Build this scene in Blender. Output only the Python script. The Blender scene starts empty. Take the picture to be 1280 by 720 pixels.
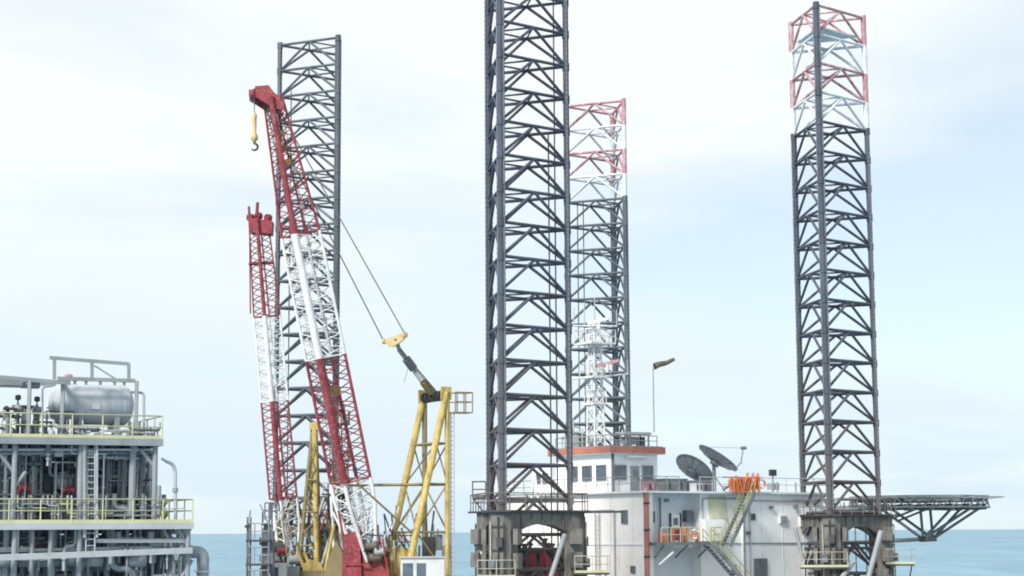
import bpy, math, random
from mathutils import Vector, Matrix
R = math.radians
sc = bpy.context.scene
col = sc.collection
random.seed(7)

# ------------------------------------------------------------------ camera
H = 30.0                      # eye height above the sea
F = 2300.0                    # focal length in pixels of a 1280 wide picture
PITCH = math.atan(304.0 / F)
ROLL = R(0.33)
fw = Vector((0, math.cos(PITCH), math.sin(PITCH)))
up0 = Vector((0, -math.sin(PITCH), math.cos(PITCH)))
rt0 = Vector((1, 0, 0))
rt = rt0 * math.cos(ROLL) - up0 * math.sin(ROLL)
up = up0 * math.cos(ROLL) + rt0 * math.sin(ROLL)
cam = bpy.data.cameras.new('camera')
cam.sensor_width = 36.0
cam.lens = F / 1280.0 * 36.0
cam.clip_start = 1.0
cam.clip_end = 80000.0
cam_o = bpy.data.objects.new('camera', cam)
col.objects.link(cam_o)
m3 = Matrix((rt, up, -fw)).transposed()
cam_o.matrix_world = Matrix.Translation((0, 0, H)) @ m3.to_4x4()
sc.camera = cam_o

# ------------------------------------------------------------------ light
SUN_EL, SUN_AZ = R(42), R(-145)          # azimuth from +Y, clockwise
sun_dir = Vector((math.sin(SUN_AZ) * math.cos(SUN_EL), math.cos(SUN_AZ) * math.cos(SUN_EL), math.sin(SUN_EL)))
w = bpy.data.worlds.new('World'); sc.world = w; w.use_nodes = True
nt = w.node_tree; nt.nodes.clear(); N = nt.nodes.new; LK = nt.links.new
out = N('ShaderNodeOutputWorld'); bg = N('ShaderNodeBackground'); bg.inputs['Strength'].default_value = 0.10
sky = N('ShaderNodeTexSky'); sky.sky_type = 'NISHITA'; sky.sun_disc = False
sky.sun_elevation = SUN_EL; sky.sun_rotation = SUN_AZ
sky.air_density = 1.0; sky.dust_density = 0.0; sky.ozone_density = 1.5
tc = N('ShaderNodeTexCoord')
sep = N('ShaderNodeSeparateXYZ'); LK(tc.outputs['Generated'], sep.inputs[0])
def wmath(op, a, b=None):
    n = N('ShaderNodeMath'); n.operation = op
    for i, v in enumerate((a, b)):
        if v is None: continue
        if isinstance(v, (int, float)): n.inputs[i].default_value = v
        else: LK(v, n.inputs[i])
    return n.outputs[0]
zc = wmath('MAXIMUM', sep.outputs[2], 0.0)
den = wmath('ADD', zc, 0.22)
cx = wmath('DIVIDE', sep.outputs[0], den); cy = wmath('DIVIDE', sep.outputs[1], den)
comb = N('ShaderNodeCombineXYZ'); LK(cx, comb.inputs[0]); LK(cy, comb.inputs[1])
mp = N('ShaderNodeMapping'); LK(comb.outputs[0], mp.inputs['Vector'])
mp.inputs['Rotation'].default_value = (0, 0, R(-24)); mp.inputs['Scale'].default_value = (0.55, 0.8, 1)
mp.inputs['Location'].default_value = (-1.27, 2.56, 0)
nz = N('ShaderNodeTexNoise'); LK(mp.outputs[0], nz.inputs['Vector'])
nz.inputs['Scale'].default_value = 1.3; nz.inputs['Detail'].default_value = 7; nz.inputs['Roughness'].default_value = 0.52
nz.inputs['Distortion'].default_value = 0.4
rp = N('ShaderNodeValToRGB'); LK(nz.outputs['Fac'], rp.inputs[0])
rp.color_ramp.elements[0].position = 0.36; rp.color_ramp.elements[0].color = (0.50,) * 3 + (1,)
rp.color_ramp.elements[1].position = 0.56; rp.color_ramp.elements[1].color = (1.0,) * 3 + (1,)
mx = N('ShaderNodeMixRGB'); hzn = N('ShaderNodeMapRange'); LK(sep.outputs[2], hzn.inputs['Value'])      # sea haze thickens the veil towards the horizon
hzn.inputs['From Min'].default_value = 0.0; hzn.inputs['From Max'].default_value = 0.2; hzn.inputs['To Min'].default_value = 0.93; hzn.inputs['To Max'].default_value = 0.0
veil = wmath('MAXIMUM', rp.outputs[0], hzn.outputs[0]); LK(veil, mx.inputs[0])
LK(sky.outputs[0], mx.inputs[1]); 
vc = N('ShaderNodeMixRGB'); LK(hzn.outputs[0], vc.inputs[0]); vc.inputs[1].default_value = (6.85, 7.25, 7.2, 1); vc.inputs[2].default_value = (5.0, 6.1, 6.9, 1)
LK(vc.outputs[0], mx.inputs[2])
LK(mx.outputs[0], bg.inputs[0]); LK(bg.outputs[0], out.inputs[0])
sun = bpy.data.lights.new('sun', 'SUN'); sun.energy = 3.6; sun.angle = R(12); sun.color = (1.0, 0.95, 0.87)
sun_o = bpy.data.objects.new('sun', sun); col.objects.link(sun_o)
sun_o.rotation_euler = sun_dir.to_track_quat('Z', 'Y').to_euler(); sun_o.location = (-60, -40, 120)
vs = sc.view_settings
vs.view_transform = 'Standard'; vs.look = 'None'; vs.gamma = 1.0; vs.use_curve_mapping = False; vs.exposure = 0.5
sc.render.film_transparent = False
sc.cycles.max_bounces = 6
sc.cycles.filter_width = 1.9

# ------------------------------------------------------------------ helpers
def ray(px, py):
    return fw * F + rt * (px - 640.0) - up * (py - 360.0)
def P(px, py, Y):
    """the place at depth Y (metres) seen at a spot of the photograph"""
    d = ray(px, py); k = Y / d.y
    return Vector((d.x * k, Y, H + d.z * k))
def Zr(py, px, Y):
    return P(px, py, Y).z
WM = {}
def W_of(o): return WM.get(o.name, Matrix.Identity(4)) if o is not None else Matrix.Identity(4)
def place(o, Mw, parent=None):
    col.objects.link(o)
    if parent is not None:
        o.parent = parent
        o.matrix_basis = W_of(parent).inverted() @ Mw
    else:
        o.matrix_basis = Mw
    WM[o.name] = Mw.copy()
    return o
def tag(o, label, cat, group=None):
    o['label'] = label; o['category'] = cat
    if group: o['group'] = group
    return o
def thing(name, label, cat, loc, group=None):
    o = bpy.data.objects.new(name, None); o.empty_display_size = 0.3
    place(o, Matrix.Translation(Vector(loc)))
    return tag(o, label, cat, group)
def part_empty(name, parent, loc):
    o = bpy.data.objects.new(name, None); o.empty_display_size = 0.3
    return place(o, Matrix.Translation(Vector(loc)), parent)
class MB:
    def __init__(s): s.v = []; s.f = []; s.sm = []
    def add(s, vs_, fs_, smooth=False):
        o = len(s.v); s.v += [Vector(q) for q in vs_]
        for f_ in fs_: s.f.append([i + o for i in f_]); s.sm.append(smooth)
    def box(s, c, ax, ay, az):
        c = Vector(c); ax, ay, az = Vector(ax), Vector(ay), Vector(az)
        vs_ = [c + ax * i + ay * j + az * k for k in (-1, 1) for j in (-1, 1) for i in (-1, 1)]
        fl = ax.cross(ay).dot(az) < 0
        fs_ = [(0, 2, 3, 1), (4, 5, 7, 6), (0, 1, 5, 4), (2, 6, 7, 3), (0, 4, 6, 2), (1, 3, 7, 5)]
        if fl: fs_ = [tuple(reversed(q)) for q in fs_]
        s.add(vs_, fs_); return s
    def sweep(s, pts, r, n=8, caps=True, smooth=True):
        pts = [Vector(p) for p in pts]; rs = r if isinstance(r, (list, tuple)) else [r] * len(pts)
        rings = []; ref = None
        for i, p in enumerate(pts):
            a = pts[max(i - 1, 0)]; b = pts[min(i + 1, len(pts) - 1)]
            t = (b - a).normalized()
            if ref is None:
                ref = Vector((0, 0, 1)) if abs(t.z) < 0.9 else Vector((1, 0, 0))
            x = ref - t * ref.dot(t)
            if x.length < 1e-5: x = t.orthogonal()
            x.normalize(); y = t.cross(x); ref = x
            rings.append([p + (x * math.cos(2 * math.pi * k / n) + y * math.sin(2 * math.pi * k / n)) * rs[i] for k in range(n)])
        vs_ = [q for rg in rings for q in rg]; fs_ = []
        for i in range(len(rings) - 1):
            for k in range(n):
                fs_.append((i * n + k, i * n + (k + 1) % n, (i + 1) * n + (k + 1) % n, (i + 1) * n + k))
        s.add(vs_, fs_, smooth)
        if caps:
            s.add(rings[0], [list(reversed(range(n)))]); s.add(rings[-1], [list(range(n))])
        return s
    def prism(s, pts, ext):
        pts = [Vector(p) for p in pts]; ext = Vector(ext); n = len(pts)
        nrm = Vector((0, 0, 0))
        for i in range(n): nrm += pts[i].cross(pts[(i + 1) % n])
        if nrm.dot(ext) > 0: base, top = list(reversed(range(n))), list(range(n))
        else: base, top = list(range(n)), list(reversed(range(n)))
        fs_ = [base, [i + n for i in top]]
        for i in range(n):
            j = (i + 1) % n
            q = (i, j, j + n, i + n)
            fs_.append(q if nrm.dot(ext) > 0 else tuple(reversed(q)))
        s.add(pts + [p + ext for p in pts], fs_); return s
    def build(s, name, m, parent=None):
        loc = W_of(parent).translation.copy() if parent is not None else Vector((0, 0, 0))
        if parent is None and s.v:
            xs = [v.x for v in s.v]; ys = [v.y for v in s.v]; zs = [v.z for v in s.v]
            loc = Vector(((min(xs) + max(xs)) / 2, (min(ys) + max(ys)) / 2, min(zs)))
        me = bpy.data.meshes.new(name)
        me.from_pydata([tuple(v - loc) for v in s.v], [], s.f)
        me.polygons.foreach_set('use_smooth', s.sm)
        me.materials.append(m); me.update()
        return place(bpy.data.objects.new(name, me), Matrix.Translation(loc), parent)
CYL = {}
def cyl_mesh(L, r, m, n, r2=None):
    key = (round(L, 3), round(r, 4), m.name, n, r2)
    if key not in CYL:
        b = MB(); b.sweep([(0, 0, 0), (0, 0, L)], [r, r if r2 is None else r2], n)
        me = bpy.data.meshes.new('member'); me.from_pydata([tuple(v) for v in b.v], [], b.f)
        me.polygons.foreach_set('use_smooth', b.sm); me.materials.append(m)
        CYL[key] = me
    return CYL[key]
def bar(name, p0, p1, r, m, parent, n=8, r2=None):
    p0, p1 = Vector(p0), Vector(p1); d = p1 - p0; L = d.length
    me = cyl_mesh(L, r, m, n, r2)
    o = bpy.data.objects.new(name, me)
    return place(o, Matrix.Translation(p0) @ d.to_track_quat('Z', 'Y').to_matrix().to_4x4(), parent)
BOX = {}
def box(name, c, hx, hy, hz, m, parent, rz=0.0):
    key = (round(hx, 3), round(hy, 3), round(hz, 3), m.name)
    if key not in BOX:
        b = MB(); b.box((0, 0, 0), (hx, 0, 0), (0, hy, 0), (0, 0, hz))
        me = bpy.data.meshes.new(name); me.from_pydata([tuple(v) for v in b.v], [], b.f); me.materials.append(m)
        BOX[key] = me
    o = bpy.data.objects.new(name, BOX[key])
    return place(o, Matrix.Translation(Vector(c)) @ Matrix.Rotation(rz, 4, 'Z'), parent)
def beam(name, p0, p1, hw, hh, m, parent):
    """rectangular section member from p0 to p1"""
    p0, p1 = Vector(p0), Vector(p1); d = p1 - p0; L = d.length; d.normalize()
    side = d.cross(Vector((0, 0, 1)))
    if side.length < 1e-3: side = Vector((1, 0, 0))
    side.normalize(); u_ = side.cross(d)
    key = ('beam', round(L, 3), round(hw, 3), round(hh, 3), m.name)
    if key not in BOX:
        b = MB(); b.box((0, 0, L / 2), (hw, 0, 0), (0, hh, 0), (0, 0, L / 2))
        me = bpy.data.meshes.new(name); me.from_pydata([tuple(v) for v in b.v], [], b.f); me.materials.append(m)
        BOX[key] = me
    o = bpy.data.objects.new(name, BOX[key])
    Mr = Matrix((side, u_, side.cross(u_))).transposed()
    if (side.cross(u_)).dot(d) < 0: Mr = Matrix((side, -u_, side.cross(-u_))).transposed()
    return place(o, Matrix.Translation(p0) @ Mr.to_4x4(), parent)
def fillet(pts, rad=0.25, k=4):
    pts = [Vector(p) for p in pts]; o = [pts[0]]
    for i in range(1, len(pts) - 1):
        a, b, c = pts[i - 1], pts[i], pts[i + 1]
        d1 = (a - b); d2 = (c - b); r_ = min(rad, d1.length * 0.45, d2.length * 0.45)
        d1.normalize(); d2.normalize(); q0 = b + d1 * r_; q1 = b + d2 * r_
        for j in range(k + 1):
            t = j / k; o.append(q0 * (1 - t) ** 2 + b * 2 * t * (1 - t) + q1 * t * t)
    o.append(pts[-1]); return o
def pipe(pts, r, m, parent, name='pipe', n=8, rad=None, flanges=()):
    b = MB(); b.sweep(fillet(pts, rad or r * 3), r, n)
    o = b.build(name, m, parent)
    for (q, d) in flanges:
        d = Vector(d).normalized() * 0.05; q = Vector(q)
        bar('flange', q - d, q + d, r * 1.7, m, o, 10)
    return o
def railing(pts, m, parent, h=1.1, sp=1.5, r=0.03, toe=None, name='railing'):
    pts = [Vector(p) for p in pts]; z = Vector((0, 0, h))
    b = MB(); b.sweep([p + z for p in pts], r, 6); top = b.build(name, m, parent)
    b = MB(); b.sweep([p + z * 0.52 for p in pts], r * 0.8, 6); b.build('middle_rail', m, top)
    for i in range(len(pts) - 1):
        a, c = pts[i], pts[i + 1]; L = (c - a).length; k = max(1, round(L / sp))
        for j in range(k + (1 if i == len(pts) - 2 else 0)):
            q = a.lerp(c, j / k); bar('post', q - Vector((0, 0, .02)), q + z, r, m, top, 6)
        if toe is not None: beam('toe_board', a + Vector((0, 0, .09)), c + Vector((0, 0, .09)), 0.015, 0.08, toe, top)
    return top
def ladder(p0, p1, m, parent, wdir, width=0.45, step=0.3, r=0.03, name='ladder'):
    p0, p1, wd = Vector(p0), Vector(p1), Vector(wdir).normalized() * width / 2
    o = bar(name, p0 - wd, p1 - wd, r, m, parent, 6)
    bar('stile', p0 + wd, p1 + wd, r, m, o, 6)
    L = (p1 - p0).length; k = int(L / step)
    for i in range(1, k):
        q = p0.lerp(p1, i / k); bar('rung', q - wd, q + wd, r * 0.7, m, o, 6)
    return o
def stair(name, label, p_top, p_bot, wdir, width, m, mt, mr, cat='stairway'):
    p_top, p_bot, wd = Vector(p_top), Vector(p_bot), Vector(wdir).normalized() * width / 2
    t = thing(name, label, cat, p_bot)
    for s_ in (-1, 1):
        beam('stringer', p_bot + wd * s_, p_top + wd * s_, 0.04, 0.14, m, t)
        a, c = p_bot + wd * s_, p_top + wd * s_; z = Vector((0, 0, 0.95))
        b = MB(); b.sweep([a + z, c + z], 0.035, 6); hr = b.build('handrail', mr, t)
        b = MB(); b.sweep([a + z * .5, c + z * .5], 0.025, 6); b.build('middle_rail', mr, hr)
        k = 4
        for i in range(k + 1):
            q = a.lerp(c, i / k); bar('post', q, q + z, 0.03, mr, hr, 6)
    k = max(4, int(abs(p_top.z - p_bot.z) / 0.24)); run = p_top - p_bot; run.z = 0; run.normalize()
    for i in range(1, k):
        q = p_bot.lerp(p_top, i / k)
        b = MB(); b.box(q, wd, run * 0.13, (0, 0, 0.025)); b.build('tread', mt, t)
    return t

# ------------------------------------------------------------------ materials
def mat(name, base, rough=0.55, metal=0.0, vary=0.12, dirt=None, dirt_amt=0.0, dirt_scale=(1.2, 1.2, 0.25), scale=0.8, bump=0.0, spec=0.3, chip=0.35, chip_col=(0.16, 0.10, 0.075), low=None):
    m = bpy.data.materials.new(name); m.use_nodes = True; t = m.node_tree; nn = t.nodes; ll = t.links
    bs = nn['Principled BSDF']; bs.inputs['Roughness'].default_value = rough; bs.inputs['Metallic'].default_value = metal
    bs.inputs['Specular IOR Level'].default_value = spec
    ge = nn.new('ShaderNodeNewGeometry')
    n1 = nn.new('ShaderNodeTexNoise'); n1.inputs['Scale'].default_value = scale; n1.inputs['Detail'].default_value = 5
    n1.inputs['Roughness'].default_value = 0.62
    ll.new(ge.outputs['Position'], n1.inputs['Vector'])
    hs = nn.new('ShaderNodeMapRange'); ll.new(n1.outputs['Fac'], hs.inputs['Value'])
    hs.inputs['From Min'].default_value = 0.3; hs.inputs['From Max'].default_value = 0.7
    hs.inputs['To Min'].default_value = 1 - vary; hs.inputs['To Max'].default_value = 1 + vary
    mul = nn.new('ShaderNodeVectorMath'); mul.operation = 'SCALE'; mul.inputs[0].default_value = base[:3]
    ll.new(hs.outputs[0], mul.inputs['Scale'])
    last = mul.outputs[0]
    if dirt is not None and dirt_amt > 0:
        mpn = nn.new('ShaderNodeMapping'); ll.new(ge.outputs['Position'], mpn.inputs['Vector'])
        mpn.inputs['Scale'].default_value = dirt_scale
        n2 = nn.new('ShaderNodeTexNoise'); n2.inputs['Scale'].default_value = 1.6; n2.inputs['Detail'].default_value = 7
        n2.inputs['Roughness'].default_value = 0.7
        ll.new(mpn.outputs[0], n2.inputs['Vector'])
        mr = nn.new('ShaderNodeMapRange'); ll.new(n2.outputs['Fac'], mr.inputs['Value'])
        c = 0.68 - 0.30 * dirt_amt
        mr.inputs['From Min'].default_value = c; mr.inputs['From Max'].default_value = c + 0.16
        mr.inputs['To Min'].default_value = 0; mr.inputs['To Max'].default_value = 0.9
        mi = nn.new('ShaderNodeMixRGB'); ll.new(mr.outputs[0], mi.inputs[0]); ll.new(last, mi.inputs[1])
        mi.inputs[2].default_value = dirt[:3] + (1,)
        last = mi.outputs[0]
    if low is not None:                      # rust film on the splash-worn lower lengths
        sx = nn.new('ShaderNodeSeparateXYZ'); ll.new(ge.outputs['Position'], sx.inputs[0])
        ad = nn.new('ShaderNodeMath'); ad.operation = 'MULTIPLY_ADD'; ll.new(n1.outputs['Fac'], ad.inputs[0]); ad.inputs[1].default_value = 26.0; ll.new(sx.outputs[2], ad.inputs[2])
        mz = nn.new('ShaderNodeMapRange'); ll.new(ad.outputs[0], mz.inputs['Value']); mz.inputs['From Min'].default_value = H + 14; mz.inputs['From Max'].default_value = H + 27
        mz.inputs['To Min'].default_value = .85; mz.inputs['To Max'].default_value = 0
        ml = nn.new('ShaderNodeMixRGB'); ll.new(mz.outputs[0], ml.inputs[0]); ll.new(last, ml.inputs[1]); ml.inputs[2].default_value = tuple(low) + (1,); last = ml.outputs[0]
    n3 = nn.new('ShaderNodeTexNoise'); n3.inputs['Scale'].default_value = 3.7; n3.inputs['Detail'].default_value = 8; n3.inputs['Roughness'].default_value = 0.75
    ll.new(ge.outputs['Position'], n3.inputs['Vector'])
    m3_ = nn.new('ShaderNodeMapRange'); ll.new(n3.outputs['Fac'], m3_.inputs['Value'])
    m3_.inputs['From Min'].default_value = 0.62 - chip * .15; m3_.inputs['From Max'].default_value = 0.70; m3_.inputs['To Max'].default_value = min(.85, chip)
    mi3 = nn.new('ShaderNodeMixRGB'); ll.new(m3_.outputs[0], mi3.inputs[0]); ll.new(last, mi3.inputs[1]); mi3.inputs[2].default_value = tuple(chip_col) + (1,)
    last = mi3.outputs[0]
    ll.new(last, bs.inputs['Base Color'])
    if bump > 0:
        b_ = nn.new('ShaderNodeBump'); b_.inputs['Strength'].default_value = bump; b_.inputs['Distance'].default_value = 0.05
        ll.new(n1.outputs['Fac'], b_.inputs['Height']); ll.new(b_.outputs[0], bs.inputs['Normal'])
    return m
RUST = (0.16, 0.075, 0.045)
M = dict(
    leg=mat('slate_leg_paint', (0.060, 0.075, 0.105), 0.55, vary=0.35, dirt=(0.095, 0.08, 0.078), dirt_amt=0.45, scale=0.45, chip=0.6, chip_col=(0.13, 0.095, 0.08), low=(.105, .088, .085)),
    leg_hazed=mat('hazed_leg_paint', (0.095, 0.115, 0.14), 0.55, vary=0.35, scale=0.45, chip=0.5, dirt=(0.13, 0.11, 0.10), dirt_amt=0.35),  # lighter on the far legs: distance haze put into the paint colour
    leg_red=mat('faded_red_paint', (0.37, 0.17, 0.195), 0.6, vary=0.3, dirt=(0.54, 0.44, 0.47), dirt_amt=0.7, dirt_scale=(1.4, 1.4, .8), chip=.7, chip_col=(.55, .5, .51)),
    leg_white=mat('faded_white_paint', (0.60, 0.64, 0.67), 0.6, vary=0.2, dirt=(0.35, 0.36, 0.38), dirt_amt=0.45),
    rack=mat('worn_rack_steel', (0.13, 0.145, 0.175), 0.45, 0.0, vary=0.25),
    tower=mat('stained_tower_plate', (0.165, 0.162, 0.152), 0.75, vary=0.3, dirt=(0.095, 0.08, 0.07), dirt_amt=0.62, dirt_scale=(1.7, 1.7, 0.5), scale=0.7, chip=.55, chip_col=(.15, .085, .06)),
    dark=mat('dark_steel', (0.05, 0.052, 0.058), 0.6, vary=0.3, dirt=RUST, dirt_amt=0.3),
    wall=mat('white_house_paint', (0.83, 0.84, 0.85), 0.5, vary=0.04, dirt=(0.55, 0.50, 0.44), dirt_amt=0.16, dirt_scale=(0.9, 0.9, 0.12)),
    wall_stain=mat('rust_stained_white_paint', (0.83, 0.82, 0.80), 0.5, vary=0.05, dirt=(0.70, 0.50, 0.38), dirt_amt=0.40, dirt_scale=(0.9, 0.9, 0.12), chip_col=(.45, .27, .18)),
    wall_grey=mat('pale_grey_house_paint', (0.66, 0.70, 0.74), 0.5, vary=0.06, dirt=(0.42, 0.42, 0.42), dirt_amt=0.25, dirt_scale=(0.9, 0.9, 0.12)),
    trim=mat('orange_red_roof_paint', (0.40, 0.165, 0.125), 0.5, vary=0.2, dirt=(0.3, 0.12, 0.08), dirt_amt=0.3),
    glass=mat('window_glass', (0.09, 0.12, 0.15), 0.12, vary=0.3, spec=0.8),
    steel=mat('grey_platform_paint', (0.26, 0.28, 0.30), 0.5, vary=0.15, dirt=(0.2, 0.19, 0.18), dirt_amt=0.3),
    steel_lt=mat('light_grey_paint', (0.41, 0.43, 0.45), 0.5, vary=0.12, dirt=(0.3, 0.28, 0.26), dirt_amt=0.25),
    steel_dk=mat('dark_grey_equipment', (0.155, 0.175, 0.195), 0.55, vary=0.3, dirt=(0.06, 0.065, 0.07), dirt_amt=0.45),
    rail_y=mat('pale_yellow_rail_paint', (0.50, 0.50, 0.30), 0.5, vary=0.12, dirt=(0.55, 0.55, 0.45), dirt_amt=0.35),
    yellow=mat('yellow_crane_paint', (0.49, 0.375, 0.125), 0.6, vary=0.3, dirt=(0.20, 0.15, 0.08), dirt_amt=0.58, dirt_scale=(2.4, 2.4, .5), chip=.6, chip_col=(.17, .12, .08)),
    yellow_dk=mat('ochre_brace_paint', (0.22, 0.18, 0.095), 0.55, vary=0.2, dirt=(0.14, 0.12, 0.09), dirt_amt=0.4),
    tan=mat('tan_spreader_paint', (0.55, 0.42, 0.22), 0.5, vary=0.2),
    red=mat('red_crane_paint', (0.235, 0.036, 0.048), 0.6, vary=0.35, dirt=(0.17, 0.06, 0.065), dirt_amt=0.5, dirt_scale=(1.5, 1.5, .6), chip=.7, chip_col=(.38, .22, .22)),
    red_dk=mat('dull_red_paint', (0.22, 0.04, 0.055), 0.5, vary=0.25, dirt=(0.10, 0.06, 0.07), dirt_amt=0.4),
    white=mat('white_crane_paint', (0.70, 0.71, 0.72), 0.6, vary=0.15, dirt=(0.45, 0.42, 0.40), dirt_amt=0.42, dirt_scale=(1.5, 1.5, .6), chip=.6, chip_col=(.35, .25, .2)),
    orange=mat('orange_paint', (0.58, 0.17, 0.06), 0.6, vary=0.35, dirt=(0.5, 0.3, 0.18), dirt_amt=0.5, dirt_scale=(3, 3, 2), chip=.6),
    rail_p=mat('faded_cream_rail_paint', (0.42, 0.42, 0.33), 0.6, vary=0.25, dirt=(0.25, 0.22, 0.18), dirt_amt=0.4),
    rope=mat('wire_rope', (0.14, 0.13, 0.115), 0.6, vary=0.2),
    green=mat('grey_green_deck_paint', (0.19, 0.215, 0.22), 0.6, vary=0.2, dirt=(0.12, 0.13, 0.13), dirt_amt=0.4),
    dish=mat('grey_dish_back', (0.24, 0.275, 0.29), 0.5, vary=0.12),
    hull=mat('hull_paint', (0.23, 0.24, 0.25), 0.6, vary=0.2, dirt=RUST, dirt_amt=0.35),
    olive=mat('olive_stair_paint', (0.28, 0.30, 0.10), 0.6, vary=0.2),
)

# ------------------------------------------------------------------ sea
def sea_material():
    m = bpy.data.materials.new('sea_water'); m.use_nodes = True; t = m.node_tree; nn = t.nodes; ll = t.links
    bs = nn['Principled BSDF']; bs.inputs['Roughness'].default_value = 0.45
    bs.inputs['Specular IOR Level'].default_value = 0.25
    ge = nn.new('ShaderNodeNewGeometry')
    mp_ = nn.new('ShaderNodeMapping'); ll.new(ge.outputs['Position'], mp_.inputs['Vector']); mp_.inputs['Scale'].default_value = (0.0035, 0.0006, 1)
    n1 = nn.new('ShaderNodeTexNoise'); n1.inputs['Scale'].default_value = 1.0; n1.inputs['Detail'].default_value = 7; ll.new(mp_.outputs[0], n1.inputs['Vector'])
    r1 = nn.new('ShaderNodeValToRGB'); ll.new(n1.outputs['Fac'], r1.inputs[0])
    r1.color_ramp.elements[0].position = 0.3; r1.color_ramp.elements[0].color = (0.13, 0.245, 0.335, 1)
    r1.color_ramp.elements[1].position = 0.7; r1.color_ramp.elements[1].color = (0.17, 0.295, 0.375, 1)
    mp3 = nn.new('ShaderNodeMapping'); ll.new(ge.outputs['Position'], mp3.inputs['Vector']); mp3.inputs['Scale'].default_value = (0.03, 0.004, 1)
    n3 = nn.new('ShaderNodeTexNoise'); n3.inputs['Detail'].default_value = 6; n3.inputs['Scale'].default_value = 1.0; n3.inputs['Roughness'].default_value = .7; ll.new(mp3.outputs[0], n3.inputs['Vector'])
    r3 = nn.new('ShaderNodeMapRange'); ll.new(n3.outputs['Fac'], r3.inputs['Value']); r3.inputs['From Min'].default_value = .3; r3.inputs['From Max'].default_value = .7; r3.inputs['To Min'].default_value = .8; r3.inputs['To Max'].default_value = 1.25
    sm_ = nn.new('ShaderNodeVectorMath'); sm_.operation = 'SCALE'; ll.new(r1.outputs[0], sm_.inputs[0]); ll.new(r3.outputs[0], sm_.inputs['Scale'])
    ll.new(sm_.outputs[0], bs.inputs['Base Color'])
    mp2 = nn.new('ShaderNodeMapping'); ll.new(ge.outputs['Position'], mp2.inputs['Vector']); mp2.inputs['Scale'].default_value = (0.10, 0.05, 1)
    n2 = nn.new('ShaderNodeTexNoise'); n2.inputs['Scale'].default_value = 1.0; n2.inputs['Detail'].default_value = 8; ll.new(mp2.outputs[0], n2.inputs['Vector'])
    b_ = nn.new('ShaderNodeBump'); b_.inputs['Strength'].default_value = 0.5; b_.inputs['Distance'].default_value = 2.0
    ll.new(n2.outputs['Fac'], b_.inputs['Height']); ll.new(b_.outputs[0], bs.inputs['Normal'])
    return m
b = MB(); b.add([(-40000, -4000, 0), (40000, -4000, 0), (40000, 60000, 0), (-40000, 60000, 0)], [(0, 1, 2, 3)])
o = b.build('sea', sea_material()); o['kind'] = 'structure'

# ------------------------------------------------------------------ jack-up rig: legs
U = Vector((0.816, 0.578, 0)).normalized()          # along the front side of the rig
V = Vector((-U.y, U.x, 0))                          # towards its back
DECK = H - 6.0                                      # hull deck level
BAY = 2.28
def leg_layout(px, py, Y, s, deg):
    """three chord positions: the near one seen at px, the other two at deg and deg+60 left of the sight line"""
    n_ = P(px, py, Y); d = Vector((n_.x, n_.y, 0)).normalized(); lat = Vector((d.y, -d.x, 0))
    c = [Vector((n_.x, n_.y, 0))]
    for a in deg: c.append(c[0] + d * math.cos(R(a)) * s + lat * math.sin(R(a)) * s)
    return c
def chord_obj(c, z0, z1, m, parent, tang):
    o = bar('chord', (c.x, c.y, z0), (c.x, c.y, z1), 0.2, m, parent, 12)
    return o
def rack_obj(c, z0, z1, m, parent, tang):
    wd, th, pitch = 0.27, 0.06, 0.34
    nrm = Vector((0, 0, 1)).cross(tang); k = int((z1 - z0) / pitch)
    L, Rr = [], []
    for i in range(k):
        z = z0 + i * pitch
        for dz, e in ((0, 0), (0.1, 0.025), (0.2, 0.025), (0.3, 0)):
            L.append(c + tang * (-wd - e) + Vector((0, 0, z + dz))); Rr.append(c + tang * (wd + e) + Vector((0, 0, z + dz)))
    b = MB(); n = len(L); vs_ = []
    for sgn in (-1, 1): vs_ += [p + nrm * th * sgn for p in L] + [p + nrm * th * sgn for p in Rr]
    fs_ = []
    for i in range(n - 1):
        fs_.append((i, i + 1, n + i + 1, n + i)); fs_.append((2 * n + i, 3 * n + i, 3 * n + i + 1, 2 * n + i + 1))
        fs_.append((i, 2 * n + i, 2 * n + i + 1, i + 1)); fs_.append((n + i, n + i + 1, 3 * n + i + 1, 3 * n + i))
    b.add(vs_, fs_); return b.build('rack', m, parent)
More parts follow.
